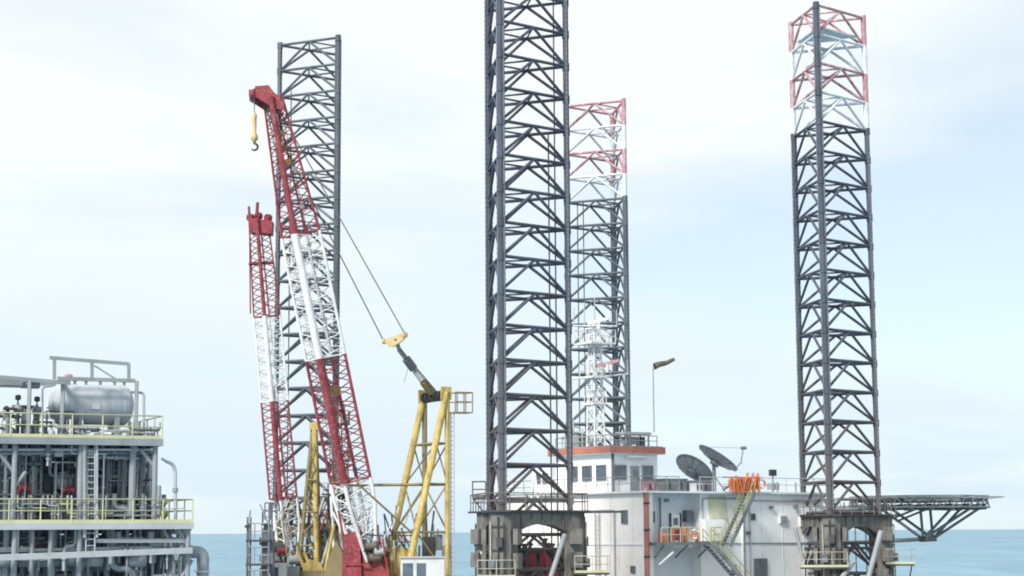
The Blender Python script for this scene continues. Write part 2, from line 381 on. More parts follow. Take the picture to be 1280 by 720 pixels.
def make_leg(label, c, ztop, m, painted=0, plain=(0,), pipes=()):
    ctr = (c[0] + c[1] + c[2]) / 3
    t = thing('jack_up_leg', label, 'rig leg', (ctr.x, ctr.y, -3), 'lattice legs of the jack up rig')
    zb = DECK - 2.5; nb = int((ztop - zb) / BAY)
    def colour(k):
        if k < painted: return M['leg_red'] if k % 2 == 0 else M['leg_white']
        return m
    for i, q in enumerate(c):
        rad = (q - ctr).normalized(); tang = Vector((-rad.y, rad.x, 0))
        z1 = ztop + 0.15
        if i not in plain:
            for k in range(painted):
                bar('chord', (q.x, q.y, ztop - (k + 1) * BAY), (q.x, q.y, ztop - k * BAY + (0.2 if k == 0 else 0)), 0.21, colour(k), t, 12)
            z1 = ztop - painted * BAY
        ch = chord_obj(q, -3, z1, m, t, tang)
        for k in range(nb + 1):
            zz = ztop - k * BAY
            if zz < z1 + .05: bar('node_sleeve', (q.x, q.y, zz - .3), (q.x, q.y, zz + .22), 0.245, m, ch, 12)
        rack_obj(Vector((q.x, q.y, 0)), zb, z1 - 0.1, M['rack'] if i in plain or not painted else M['rack'], ch, tang)
    for k in range(nb + 1):
        z = ztop - k * BAY; mk = colour(k)
        mids = []
        for i in range(3):
            a, d = c[i], c[(i + 1) % 3]
            pa = Vector((a.x, a.y, z)); pd = Vector((d.x, d.y, z)); mid = (pa + pd) / 2; mids.append(mid)
            bar('horizontal_brace', pa, pd, 0.115, mk, t)
            if k < nb:
                for e in (a, d): bar('diagonal_brace', mid, (e.x, e.y, z - BAY), 0.105, mk, t)
        for i in range(3): bar('inner_brace', mids[i], mids[(i + 1) % 3], 0.07, mk, t, 6)
    for (q, z0, z1) in pipes: bar('service_pipe', (q.x, q.y, z0), (q.x, q.y, z1), 0.05, m, t, 6)
    return t
def side_len(px, Y): return px / F * Y
S = 5.75
LM = leg_layout(628, 600, 120.0, S, (-8.4, 51.6))
LR = leg_layout(1036.5, 590, 137.5, S, (-20.7, 39.3))
LL = leg_layout(419, 600, 152.0, S, (0.0, -60.0))
LB = leg_layout(785, 520, 166.0, S, (-11.2, -71.2))
zM = P(711, 582, LM[2].y).z; zM += BAY * math.floor((H + 42 - zM) / BAY)
zR = P(1019.5, 6, LR[0].y).z; zL_ = P(421, 47, LL[0].y).z; zB = P(778, 126, LB[0].y).z
def inside(c, a, b_): return c[0] * (1 - a - b_) + c[1] * a + c[2] * b_
make_leg('tallest slate grey lattice leg, cut by the top edge of the picture, nearest leg', LM, zM, M['leg'],
         pipes=[(inside(LM, .1, .74), DECK, H + 27), (inside(LM, .12, .84), DECK, zM - 3)])
leg_r = make_leg('lattice leg with red and white top beside the helideck', LR, zR, M['leg'], painted=4, plain=(0,))
make_leg('grey lattice leg standing behind the red and white crane booms', LL, zL_, M['leg_hazed'],
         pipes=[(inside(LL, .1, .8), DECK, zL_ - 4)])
make_leg('farthest lattice leg with red and white top, half hidden behind the nearest leg', LB, zB, M['leg_hazed'], painted=4, plain=(),
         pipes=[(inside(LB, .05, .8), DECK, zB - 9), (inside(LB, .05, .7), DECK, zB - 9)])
# pale work platform hung inside the painted top of the right leg
z = zR - 1.62
b = MB(); cc = (LR[0] + LR[1] + LR[2]) / 3
b.prism([Vector((q.x, q.y, z)).lerp(Vector((cc.x, cc.y, z)), 0.16) for q in LR], (0, 0, 0.12)); b.build('work_platform', M['leg_white'], leg_r)

# ------------------------------------------------------------------ hull
hc = (LM[0] + LR[0] + LL[0] + LB[0]) / 4; hc.z = 0
def hull_pt(u, v, z): q = hc + U * u + V * v; return Vector((q.x, q.y, z))
b = MB(); b.prism([hull_pt(*q, DECK - 5) for q in ((-21, -23), (19, -23), (23, -19), (23, 21), (20, 24), (-21, 24))], (0, 0, 5))
o = b.build('rig_hull', M['hull']); tag(o, 'grey steel hull deck carrying the whole jack up rig', 'hull')

# ------------------------------------------------------------------ jacking towers
def make_tower(label, c, ztop, arch, faces=(0, 1, 2), extra=None):
    ctr = (c[0] + c[1] + c[2]) / 3
    t = thing('jacking_tower', label, 'jacking tower', (ctr.x, ctr.y, DECK), 'jacking towers around the rig legs')
    outs = []
    for q in c:
        rad = (q - ctr).normalized(); tang = Vector((-rad.y, rad.x, 0))
        w1, d0, d1 = 0.82, -0.55, 0.9
        pts = [q + tang * -w1 + rad * d0, q + tang * w1 + rad * d0, q + tang * w1 * 0.95 + rad * d1 * .55, q + tang * w1 * .5 + rad * d1, q - tang * w1 * .5 + rad * d1, q - tang * w1 * .95 + rad * d1 * .55]
        b = MB(); b.prism([Vector((p.x, p.y, DECK)) for p in pts], (0, 0, ztop - 0.004 - DECK)); cl = b.build('tower_column', M['tower'], t)
        # rack gearbox housings on both sides and stiffener bands
        for k in range(4):
            zz = DECK + 1.0 + k * 1.55
            for s_ in (-1, 1):
                g0 = q + tang * s_ * 0.9 + rad * 0.15; g1 = q + tang * s_ * 1.28 + rad * 0.15
                b = MB(); b.box(Vector(((g0.x + g1.x) / 2, (g0.y + g1.y) / 2, zz)), tang * .16, rad * .42, (0, 0, .5)); b.build('gear_housing', M['tower'], cl)
        for s_ in (-.55, .1, .6):
            f0 = q + tang * s_ * .8 + rad * 1.0; bar('riser_pipe', (f0.x, f0.y, DECK), (f0.x, f0.y, ztop - .2 - abs(s_) * .8), .05, M['dark'] if s_ > 0 else M['rail_p'], cl, 6)
        for zz in (DECK + 1.6, DECK + 3.2, DECK + 4.8, DECK + 6.3):
            f0 = q + rad * .93; b = MB(); b.box(Vector((f0.x, f0.y, zz)), tang * .45, rad * .04, (0, 0, .06)); b.build('stiffener_band', M['dark'], cl)
        f0 = q + rad * 1.05 + tang * .25; b = MB(); b.box(Vector((f0.x, f0.y, DECK + 5.3)), tang * .2, rad * .18, (0, 0, .32)); b.build('motor_box', M['dark'], cl)
        f0 = q + rad * 1.05 - tang * .3; b = MB(); b.box(Vector((f0.x, f0.y, DECK + 3.9)), tang * .22, rad * .18, (0, 0, .3)); b.build('motor_box', M['steel_dk'], cl)
        outs.append((q, rad, tang))
    for i in range(3):
        a, d = c[i], c[(i + 1) % 3]; e = (d - a); L = e.length; e.normalize(); nrm = Vector((e.y, -e.x, 0))
        if nrm.dot((a + d) / 2 - ctr) < 0: nrm = -nrm
        o_ = a + nrm * 0.42
        pts = []
        x0, x1 = 0.7, L - 0.7; nseg = 14
        pts.append(o_ + e * x0 + Vector((0, 0, ztop))); pts.append(o_ + e * x1 + Vector((0, 0, ztop)))
        for k in range(nseg + 1):
            s_ = k / nseg; x = x1 + (x0 - x1) * s_
            zz = ztop - arch[1] + (arch[1] - arch[0]) * (1 - (2 * s_ - 1) ** 2)
            pts.append(o_ + e * x + Vector((0, 0, zz)))
        b = MB(); b.prism([Vector((p.x, p.y, p.z)) for p in pts], nrm * 0.12); pl = b.build('arch_plate', M['tower'], t)
        for k in range(5):
            x = x0 + (x1 - x0) * (k + .5) / 5; s_ = (k + .5) / 5
            zz = ztop - arch[1] + (arch[1] - arch[0]) * (1 - (2 * s_ - 1) ** 2)
            q0 = o_ + e * x + nrm * 0.16
            beam('stiffener', (q0.x, q0.y, zz + .08), (q0.x, q0.y, ztop - .05), 0.03, 0.05, M['tower'], pl)
        for (xa, za, xb, zb__) in ((.9, -3.2, L * .38, -1.5), (L - .9, -3.2, L * .62, -1.5), (.9, -1.9, L - .9, -1.9)):
            pa, pb = o_ + e * xa - nrm * .1, o_ + e * xb - nrm * .1
            bar('frame_brace', (pa.x, pa.y, ztop + za - .5), (pb.x, pb.y, ztop + zb__ - .5), .1, M['dark'], t)
        lip0 = o_ + e * 0.2 + nrm * 0.05; lip1 = o_ + e * (L - 0.2) + nrm * 0.05
        beam('deck_edge', (lip0.x, lip0.y, ztop + .08), (lip1.x, lip1.y, ztop + .08), 0.32, 0.07, M['dark'], t)
    # guard rail round the top
    ring = []
    for i in range(3):
        q, rad, tang = outs[i]
        a = q + rad * 1.0 - tang * 0.9; d = q + rad * 1.0 + tang * 0.9
        order = [a, d]
        ring += order
    def ccw(p): return math.atan2(p.y - ctr.y, p.x - ctr.x)
    ring.sort(key=ccw); ring.append(ring[0])
    railing([Vector((p.x, p.y, ztop + .14)) for p in ring], M['tower'], t, 1.1, 1.2, 0.035)
    b = MB()
    for i in range(3):
        q, rad, tang = outs[i]
        b = MB(); b.box(Vector((q.x, q.y, ztop + .07)) + rad * 0.5, rad * 0.62, tang * 1.05, (0, 0, 0.066)); b.build('column_cap', M['dark'], t)
    return t, outs
tz = H + (665 - 642) / F * 121
tm, om = make_tower('stained grey jacking tower at the foot of the nearest leg', LM, tz, (0.75, 1.35))
tzr = P(1050, 645, LR[0].y).z
tr, orr = make_tower('rust streaked jacking tower beneath the leg beside the helideck', LR, tzr, (0.75, 1.5))
make_tower('jacking tower behind the crane bases, foot of the left leg', LL, H + 0.6, (0.75, 1.35))
make_tower('hidden jacking tower of the farthest leg behind the wheelhouse', LB, H + 0.9, (0.75, 1.35))
def side_platform(t, q, e, f, L, D_, z, rail_h=1.1, mrail=None, m=None):
    """a small walkway: q corner, e along, f outward"""
    e = Vector(e).normalized(); f = Vector(f).normalized(); q = Vector((q.x, q.y, z))
    b = MB(); b.box(q + e * L / 2 + f * D_ / 2 + Vector((0, 0, -.06)), e * L / 2, f * D_ / 2, (0, 0, .06)); wk = b.build('walkway', m or M['dark'], t)
    railing([q, q + f * D_, q + f * D_ + e * L, q + e * L], mrail or M['rail_p'], t, rail_h, 1.0, 0.03, toe=mrail or M['rail_y'])
    for s_ in (0.1, 0.9):
        a = q + e * L * s_
        bar('bracket', a + f * D_ * .9 + Vector((0, 0, -.1)), a + Vector((0, 0, -1.2)), 0.05, M['dark'], wk, 6)
# main: tongue of grating towards the deckhouse, cage at the left, yellow walkways low down
q, rad, tang = om[2]
side = Vector((1, -0.05, 0)).normalized()
b = MB(); a0 = Vector((q.x + .6, q.y - .2, tz + 0.03)); b.box(a0 + side * 1.5, side * 1.6, Vector((0.05, 1, 0)) * 0.5, (0, 0, .07)); tg = b.build('gangway', M['dark'], tm)
side_platform(tm, P(716, 700, q.y - .6), (1, .1, 0), (0.1, -1, 0), 2.3, 1.0, P(740, 716, q.y - 1).z)
q, rad, tang = om[1]
b = P(591, 620, q.y); side_platform(tm, P(607, 622, q.y), (0, 1, 0), (-1, 0, 0), 1.6, 0.9, P(600, 622, q.y).z, mrail=M['tower'])
q, rad, tang = om[0]
side_platform(tm, q + Vector((-1.6, -0.7, 0)), (1, 0, 0), (0, -1, 0), 2.4, 0.8, P(620, 722, 119).z)
bar('strut', P(706, 668, 121.5), P(684, 735, 120.5), 0.17, M['steel'], tm, 10)
bar('strut', P(601, 690, 122), P(614, 712, 121), 0.07, M['steel_lt'], tm, 8)
# right tower walkways
q, rad, tang = orr[0]
side_platform(tr, P(1000, 700, q.y - .2), (1, -.1, 0), (-0.1, -1, 0), 3.4, 1.0, P(1030, 709, q.y - 1).z)
q, rad, tang = orr[2]
side_platform(tr, P(1106, 700, q.y - .7), (1, 0, 0), (0, -1, 0), 2.0, 1.2, P(1120, 705, q.y - 1.2).z)
bar('strut', P(1101, 664, 138), P(1082, 735, 136.8), 0.2, M['steel'], tr, 10)
bar('strut', P(1066, 702, 136.5), P(1044, 735, 136.2), 0.2, M['steel'], tr, 10)
bar('strut', P(994, 660, 139), P(1004, 700, 138.6), 0.15, M['steel'], tr, 10)

# ------------------------------------------------------------------ deckhouse
C0 = P(804, 640, 133.0); C0.z = 0                    # front corner
def HP(u, v, z): q = C0 + U * u + V * v; return Vector((q.x, q.y, z))
zroof = P(804, 616, 133.0).z
dh = thing('deckhouse', 'white painted deckhouse with rust stained corner beneath the wheelhouse', 'deckhouse', HP(9, 8, DECK))
def wall_block(name, u0, u1, v0, v1, z0, z1, m, parent):
    b = MB(); b.prism([HP(u0, v0, z0), HP(u1, v0, z0), HP(u1, v1, z0), HP(u0, v1, z0)], (0, 0, z1 - z0)); return b.build(name, m, parent)
DV = 17.0
# left wing (corner block), recessed middle with porch, right wing
wall_block('wall', 0, 0.9, 0, DV, DECK, zroof, M['wall_stain'], dh)
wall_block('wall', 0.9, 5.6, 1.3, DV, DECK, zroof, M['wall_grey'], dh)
wall_block('wall', 5.6, 9.6, 0.25, DV, DECK, zroof - .004, M['wall'], dh)
wall_block('wall', 9.6, 18.0, 0.0, DV, DECK, zroof, M['wall'], dh)
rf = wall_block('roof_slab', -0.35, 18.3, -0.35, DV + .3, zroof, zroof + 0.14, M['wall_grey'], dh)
# seams, ledges, pipe
zled = P(804, 681, 133).z
for (u0, u1, v) in ((5.6, 9.55, .25), (9.65, 17.9, 0)):
    q = HP((u0 + u1) / 2, v - .03, zled); b = MB(); b.box(q, U * (u1 - u0) / 2, V * .03, (0, 0, .05)); b.build('ledge', M['steel'], dh)
b = MB(); b.box(HP(-.03, DV / 2, zled), U * .03, V * (DV / 2 - .1), (0, 0, .04)); b.build('ledge', M['wall_grey'], dh)
dp = pipe([HP(.15, -.2, zroof + .1), HP(.15, -.2, DECK)], 0.17, M['trim'], dh, 'drain_pipe')
for k in range(4): q = HP(.15, -.2, zroof - .8 - k * 1.9); bar('collar', q, q + Vector((0, 0, .12)), .23, M['dark'], dp, 10)
# left face: small vent window, hatch
def window(parent, q, e, f, hw, hh, name='window', frame=None, depth=.06):
    """framed pane on a wall: q centre on the wall face, e along, f outward"""
    fr = frame or M['steel_dk']; z = Vector((0, 0, 1)); e = Vector(e); f = Vector(f)
    b = MB(); b.box(q + f * .015, e * hw, f * .02, z * hh); w_ = b.build(name, M['glass'], parent)
    t_ = .07
    for s_ in (-1, 1):
        b = MB(); b.box(q + f * .03 + z * s_ * (hh + t_ / 2), e * (hw + t_), f * depth, z * t_ / 2); b.build('frame', fr, w_)
        b = MB(); b.box(q + f * .03 + e * s_ * (hw + t_ / 2), e * t_ / 2, f * depth, z * (hh - .002)); b.build('frame', fr, w_)
    return w_
window(dh, HP(0, 2.1, P(780, 646, 134).z), V, -U, .28, .42)
window(dh, HP(0, 1.2, P(788, 712, 134).z), V, -U, .18, .2)
# porch front: window, door, dark box
window(dh, HP(1.75, 1.3, P(830, 646, 135).z), U, -V, .38, .42, frame=M['wall'])
dz = P(815, 678, 134).z
b = MB(); b.box(HP(4.05, 1.27, dz + 1.0), U * .42, V * .05, (0, 0, 1.0)); dr = b.build('door', M['wall'], dh)
for s_ in (-1, 1):
    b = MB(); b.box(HP(4.05 + s_ * .48, 1.27, dz + 1.05), U * .06, V * .09, (0, 0, 1.05)); b.build('frame', M['dark'], dr)
b = MB(); b.box(HP(4.05, 1.2, dz + 1.5), U * .2, V * .03, (0, 0, .25)); b.build('pane', M['glass'], dr)
b = MB(); b.box(HP(3.8, 1.2, dz + .95), U * .02, V * .06, (0, 0, .09)); b.build('handle', M['dark'], dr)
b = MB(); b.box(HP(5.1, 1.05, P(885, 645, 136).z), U * .3, V * .24, (0, 0, .42)); b.build('air_unit', M['steel_dk'], dh)
bar('wall_pipe', HP(2.55, 1.15, dz), HP(2.55, 1.15, zroof - .3), .06, M['steel_dk'], dh)
# pale box room between porch and stair
b = MB(); b.box(HP(6.5, -.05, dz + .85), U * .95, V * .32, (0, 0, .8)); b.build('box_room', M['wall'], dh)
window(dh, HP(10.6, 0, P(950, 646, 138).z), U, -V, .14, .18)
window(dh, HP(8.8, .25, P(922, 712, 138).z), U, -V, .14, .3)
window(dh, HP(16.6, 0, P(985, 705, 141).z), U, -V, .14, .3)
b = MB(); b.box(HP(11.2, -.1, P(950, 705, 139).z - .6), U * .6, V * .1, (0, 0, 1.0)); b.build('hatch', M['steel_dk'], dh)
bar('wall_pipe', HP(9.6, -.12, DECK), HP(9.6, -.12, zroof - .2), .07, M['steel'], dh)
for k in range(6):
    b = MB(); b.box(HP(-.012, 1.2 + k * 2.6, (DECK + zroof) / 2), U * .014, V * .035, (0, 0, (zroof - DECK) / 2 - .05)); b.build('plate_seam', M['wall_grey'], dh)
for k in range(3):
    b = MB(); b.box(HP(11.4 + k * 2.2, -.012, (DECK + zroof) / 2), U * .03, V * .014, (0, 0, (zroof - DECK) / 2 - .05)); b.build('plate_seam', M['wall_grey'], dh)
wl = ladder(HP(-.15, 5.2, DECK), HP(-.15, 5.2, P(755, 640, 137).z), M['steel'], dh, V, .5, .32, .035)
pipe([HP(-.12, 3.2, DECK), HP(-.12, 3.2, zroof - 1.2), HP(-.12, 8.0, zroof - 1.2)], .06, M['steel_lt'], dh, 'cable_pipe')
pipe([HP(5.75, .1, dz + .2), HP(5.75, .1, zroof - .35), HP(9.4, .1, zroof - .35)], .05, M['steel'], dh, 'cable_pipe')
pipe([HP(10.2, -.1, DECK), HP(10.2, -.1, zroof - .5), HP(16.8, -.1, zroof - .5)], .05, M['steel_lt'], dh, 'cable_pipe')
for (uu, vv, zz) in ((12.4, -.12, zroof - 1.0), (14.9, -.12, zroof - .9), (1.2, 1.15, zroof - .6), (3.2, 1.15, zroof - .5), (10.0, -.15, zled + .8)):
    b = MB(); b.box(HP(uu, vv, zz), U * .14, V * .12, (0, 0, .1)); b.build('bulkhead_lamp', M['steel_dk'], dh)
for (uu, zz, hw, hh) in ((13.6, -1.9, .35, .3), (15.6, -2.0, .25, .45), (7.3, -3.4, .4, .35)):
    b = MB(); b.box(HP(uu, -.08 if uu > 9 else .17, zroof + zz), U * hw, V * .08, (0, 0, hh)); vn = b.build('vent_grille', M['wall_grey'], dh)
    for k in range(4): b = MB(); b.box(HP(uu, -.17 if uu > 9 else .08, zroof + zz - hh * .7 + k * hh * .45), U * hw * .85, V * .015, (0, 0, .03)); b.build('slat', M['steel_dk'], vn)
for k in range(4): bar('stanchion', HP(11 + k * 1.9, -.3, zroof + .1), HP(11 + k * 1.9, -.3, zroof + .9), .06, M['steel'], dh)
# roof rails
railing([HP(18.2, -.25, zroof + .14), HP(5.2, -.25, zroof + .14)], M['steel_lt'], dh, 1.05, 1.4, .03)
railing([HP(3.2, -.25, zroof + .14), HP(-.25, -.25, zroof + .14), HP(-.25, DV, zroof + .14)], M['steel'], dh, 1.05, 1.3, .03)
# landing with railing
b = MB(); b.box(HP(3.4, -.1, dz - .1), U * 2.9, V * 1.2, (0, 0, .1)); ld = b.build('landing', M['steel_dk'], dh)
for k in range(3): bar('bracket', HP(.9 + k * 2.2, -1.2, dz - .2), HP(.9 + k * 2.2, -.1 + (.3 if k else 0), dz - 1.1), .06, M['steel_dk'], ld, 6)
railing([HP(.6, -1.25, dz), HP(4.2, -1.25, dz)], M['rail_y'], dh, 1.05, .8, .035)
railing([HP(5.2, -1.25, dz), HP(6.3, -1.25, dz), HP(6.3, -.4, dz)], M['rail_y'], dh, 1.05, .6, .04)
tube = bar('fluorescent_tube', P(824, 706, 133), P(842, 690, 133), .08, M['white'], dh)

# ---- wheelhouse
wh = thing('wheelhouse', 'small white wheelhouse with orange red roof edge on the deckhouse roof', 'wheelhouse', HP(3.5, 10, zroof + .14))
wu, wv, WU, WV = 1.3, 5.3, 4.5, 6.9
zw0 = zroof + .14; zw1 = P(770, 566, HP(wu, wv, 0).y).z
wb = wall_block('cabin', wu, wu + WU, wv, wv + WV, zw0, zw1, M['wall'], wh)
rr = wall_block('roof', wu - .45, wu + WU + .45, wv - .45, wv + WV + .45, zw1, zw1 + .5, M['trim'], wh)
wall_block('roof_deck', wu - .3, wu + WU + .3, wv - .3, wv + WV + .3, zw1 + .5, zw1 + .56, M['steel'], wh)
wall_block('soffit', wu - .42, wu + WU + .42, wv - .42, wv + WV + .42, zw1 - .05, zw1, M['wall_grey'], wh)
zwin = P(745, 592, 141).z
for k in range(3): window(wh, HP(wu, wv + 1.15 + k * 1.75, zwin), V, -U, .52, .52)
for k, uu in enumerate((.9, 3.5)): window(wh, HP(wu + uu, wv, zwin), U, -V, .48, .5, frame=M['steel'])
b = MB(); b.box(HP(wu + 2.25, wv - .03, zw0 + 1.0), U * .42, V * .05, (0, 0, 1.0)); dr = b.build('door', M['steel'], wh)
b = MB(); b.box(HP(wu + 2.25, wv - .09, zw0 + 1.45), U * .2, V * .02, (0, 0, .28)); b.build('pane', M['glass'], dr)
b = MB(); b.box(HP(wu + 2.55, wv - .1, zw0 + 1.0), U * .03, V * .05, (0, 0, .1)); b.build('handle', M['dark'], dr)
b = MB(); b.box(HP(wu + 2.4, wv - .3, zw1 - .25), U * 1.1, V * .05, (0, 0, .09)); b.build('lamp_housing', M['white'], wh)
bar('corner_pipe', HP(wu + .12, wv - .1, zw0), HP(wu + .12, wv - .1, zw1), .09, M['steel_dk'], wh)
zt = zw1 + .56
railing([HP(wu + WU, wv, zt), HP(wu, wv, zt), HP(wu, wv + WV, zt)], M['steel'], wh, .8, .9, .035)

# ---- things on the wheelhouse roof
t = thing('roof_container', 'pale equipment rack with framed top on the wheelhouse roof', 'equipment', HP(wu + 3.2, wv + 1.0, zt))
for du in (-1.1, 1.1):
    for dv in (-.5, .5): bar('leg', HP(wu + 3.0 + du, wv + 1.0 + dv, zt - .01), HP(wu + 3.0 + du, wv + 1.0 + dv, zt + 1.0), .06, M['steel'], t)
b = MB(); b.box(HP(wu + 3.0, wv + 1.0, zt + 1.0), U * 1.3, V * .6, (0, 0, .09)); b.build('top', M['steel_lt'], t)
b = MB(); b.box(HP(wu + 2.6, wv + 1.0, zt + .45), U * .45, V * .4, (0, 0, .3)); b.build('cabinet', M['steel'], t)
b = MB(); b.box(HP(wu + 3.7, wv + 1.0, zt + .4), U * .22, V * .3, (0, 0, .35)); b.build('cabinet', M['steel_dk'], t)
t = thing('roof_ventilator', 'dark round ventilator on the wheelhouse roof beside the rack', 'ventilator', HP(wu + 1.2, wv + .7, zt))
bar('stem', HP(wu + 1.2, wv + .7, zt - .01), HP(wu + 1.2, wv + .7, zt + .5), .14, M['steel_dk'], t, 10)
b = MB(); q = HP(wu + 1.2, wv + .7, zt + .45); b.sweep([q, q + Vector((0, 0, .12)), q + Vector((0, 0, .4)), q + Vector((0, 0, .5))], [.2, .3, .3, .12], 12); b.build('cowl', M['dark'], t)
# windsock
wbse = HP(wu + 2.9, wv + 1.0, zt + 1.08); wbse.x = P(817, 500, wbse.y).x
tp = P(819, 458, wbse.y)
t = thing('windsock', 'brownish tapered windsock on a thin pale pole above the wheelhouse', 'windsock', wbse)
bar('pole', wbse, (wbse.x, wbse.y, tp.z), .055, M['steel_lt'], t, 8, .04)
e0 = Vector((wbse.x + .12, wbse.y, tp.z)); e1 = e0 + Vector((1.55, .4, .55))
b = MB(); ln = [e0.lerp(e1, k / 6) + Vector((0, 0, .04 * math.sin(k * 1.3))) for k in range(7)]
b.sweep(ln, [.25 - .02 * k for k in range(7)], 12, caps=False); so = b.build('sock', mat('grey_brown_windsock_cloth', (.20, .155, .125), .8, vary=.45, scale=2.5), t)
bar('hoop', e0 - Vector((.03, 0, 0)), e0 + Vector((.03, 0, 0)), .27, M['dark'], t, 14)
# ---- radar mast
mb_ = HP(wu + 1.4, wv + 3.6, zt)
mt_ = P(752, 384, mb_.y).z
t = thing('radar_mast', 'white lattice radar mast with platforms on the wheelhouse roof', 'mast', mb_)
mw = .4; cn = [(-1, -1), (1, -1), (1, 1), (-1, 1)]
def mp_at(i, z, k=1.0): return Vector((mb_.x, mb_.y, z)) + (U * cn[i][0] + V * cn[i][1]) * mw * k
hm = mt_ - zt; nb = 10
for i in range(4): bar('chord', mp_at(i, zt - .01, 1.25), mp_at(i, mt_ - 1.2, .7), .07, M['white'], t)
for k in range(nb):
    za, zb_ = zt + (hm - 1.2) * k / nb, zt + (hm - 1.2) * (k + 1) / nb; ka, kb = 1.25 - .55 * k / nb, 1.25 - .55 * (k + 1) / nb
    for i in range(4):
        j = (i + 1) % 4
        bar('lacing', mp_at(i, za, ka), mp_at(j, zb_, kb), .045, M['white'], t, 6)
        bar('lacing', mp_at(i, zb_, kb), mp_at(j, zb_, kb), .04, M['white'], t, 6)
for (py, hw) in ((430, 1.15), (472, .85), (505, .6)):
    zz = P(752, py, mb_.y).z; q = Vector((mb_.x, mb_.y, zz))
    b = MB(); b.box(q, U * hw, V * hw, (0, 0, .07)); b.build('platform', M['white'], t)
    cs = [q + (U * a + V * d) * hw for a, d in cn]
    railing(cs + [cs[0]], M['white'], t, 1.05, .8, .035)
for (py, dx, L) in ((409, .3, 1.9), (462, .9, 2.0)):
    zz = P(752, py, mb_.y).z + .3; q = Vector((mb_.x, mb_.y, zz)) + Vector((dx, -.9, 0))
    sc_ = bar('radar_pedestal', q - Vector((0, 0, .6)), q, .14, M['white'], t, 10)
    b = MB(); b.box(q + Vector((0, 0, .1)), Vector((.92, -.1, .22)) * L / 2, Vector((.1, 1, 0)) * .1, (0, 0, .12)); b.build('scanner', M['white'] if py < 450 else M['leg_red'], sc_)
bar('crossarm', Vector((mb_.x - 2.4, mb_.y - .5, P(752, 475, mb_.y).z)), Vector((mb_.x + 2.6, mb_.y - .2, P(752, 468, mb_.y).z)), .07, M['white'], t)
bar('crossarm', Vector((mb_.x - 1.7, mb_.y - .5, P(752, 408, mb_.y).z)), Vector((mb_.x + 1.8, mb_.y - .2, P(752, 408, mb_.y).z)), .06, M['white'], t)
for dx, py0, py1 in ((-1.6, 408, 385), (-.8, 408, 378), (.0, 412, 372), (1.7, 408, 388), (-2.3, 475, 452), (2.5, 469, 450)):
    bar('whip_aerial', Vector((mb_.x + dx, mb_.y - .4, P(752, py0, mb_.y).z)), Vector((mb_.x + dx, mb_.y - .4, P(752, py1, mb_.y).z)), .045, M['steel_lt'], t, 6)
# clutter on the roof behind the leg and mast base
def clutter(name, label, cat, u_, v_, z0, su, sv, sz, m):
    t = thing(name, label, cat, HP(u_, v_, z0))
    b = MB(); b.box(HP(u_, v_, z0 + sz), U * su, V * sv, (0, 0, sz)); b.build('casing', m, t)
    b = MB(); b.box(HP(u_, v_, z0 + 2 * sz + .04), U * su * 1.08, V * sv * 1.08, (0, 0, .045)); b.build('lid', M['steel_dk'] if m is not M['steel_dk'] else M['steel'], t)
    for s_ in (-.5, .5):
        b = MB(); b.box(HP(u_ + s_ * su, v_ - sv - .02, z0 + sz), U * .05, V * .03, (0, 0, sz * .6)); b.build('latch', M['dark'], t)
    return t
clutter('vent_box', 'pale vent box on the wheelhouse roof left of the mast', 'vent box', wu + 1.0, wv + 5.2, zt, .5, .6, .55, M['steel'])
clutter('battery_box', 'dark battery box on the wheelhouse roof next to the nearest leg', 'battery box', wu + 3.0, wv + 5.6, zt, .45, .45, .4, M['steel_dk'])
for k, (dv, hh) in enumerate(((4.4, 1.5), (5.5, 2.3), (6.6, 1.7))):
    q = HP(wu + .7, wv + dv, zt - .01)
    a_ = thing('roof_aerial', ['short white aerial with crosspiece nearest the radar mast', 'tall white aerial with crosspiece on wheelhouse roof', 'white aerial with crosspiece seen through the nearest leg'][k], 'aerial', q, 'aerials on the wheelhouse roof')
    bar('rod', q, q + Vector((0, 0, hh)), .06, M['steel_lt'], a_)
    bar('crosspiece', q + Vector((-.5, 0, hh * .8)), q + Vector((.5, 0, hh * .7)), .06, M['steel'], a_)
    bar('crosspiece', q + Vector((-.3, 0, hh * .5)), q + Vector((.35, .1, hh * .55)), .09, M['steel_dk'], a_)
# white hut with red cap and white derrick frame, seen through the near leg
zh0 = zroof + .13
t = thing('winch_hut', 'white hut with dull red cap seen through the nearest leg', 'hut', HP(3.6, 15.0, zh0))
b = MB(); b.box(HP(3.6, 15.0, zh0 + 1.1), U * 1.6, V * 1.3, (0, 0, 1.1)); b.build('wall', M['wall'], t)
b = MB(); b.box(HP(3.6, 15.0, zh0 + 2.35), U * 1.2, V * 1.0, (0, 0, .15)); b.build('roof', M['leg_red'], t)
window(t, HP(2.0, 14.5, zh0 + 1.3), V, -U, .3, .35); window(t, HP(2.0, 15.5, zh0 + 1.3), V, -U, .3, .35)
t = thing('derrick_frame', 'white tubular frame behind the braces of the nearest leg', 'frame', P(670, 665, 136))
q0 = P(648, 668, 136); q1 = P(692, 668, 136); ap = P(668, 588, 136.5)
q0.z = q1.z = DECK
bar('frame_leg', q0, ap, .1, M['white'], t); bar('frame_leg', q1, ap, .1, M['white'], t)
for k in (.35, .55, .75): bar('crossbar', q0.lerp(ap, k), q1.lerp(ap, k), .07, M['white'], t)
bar('crossbar', q0.lerp(ap, .35), q1.lerp(ap, .55), .06, M['white'], t)
clutter('winch_housing', 'dull red winch housing behind the arch of the nearest jacking tower', 'winch', -7.6, 3.0, DECK, 1.9, 1.0, 2.3, M['red_dk'])
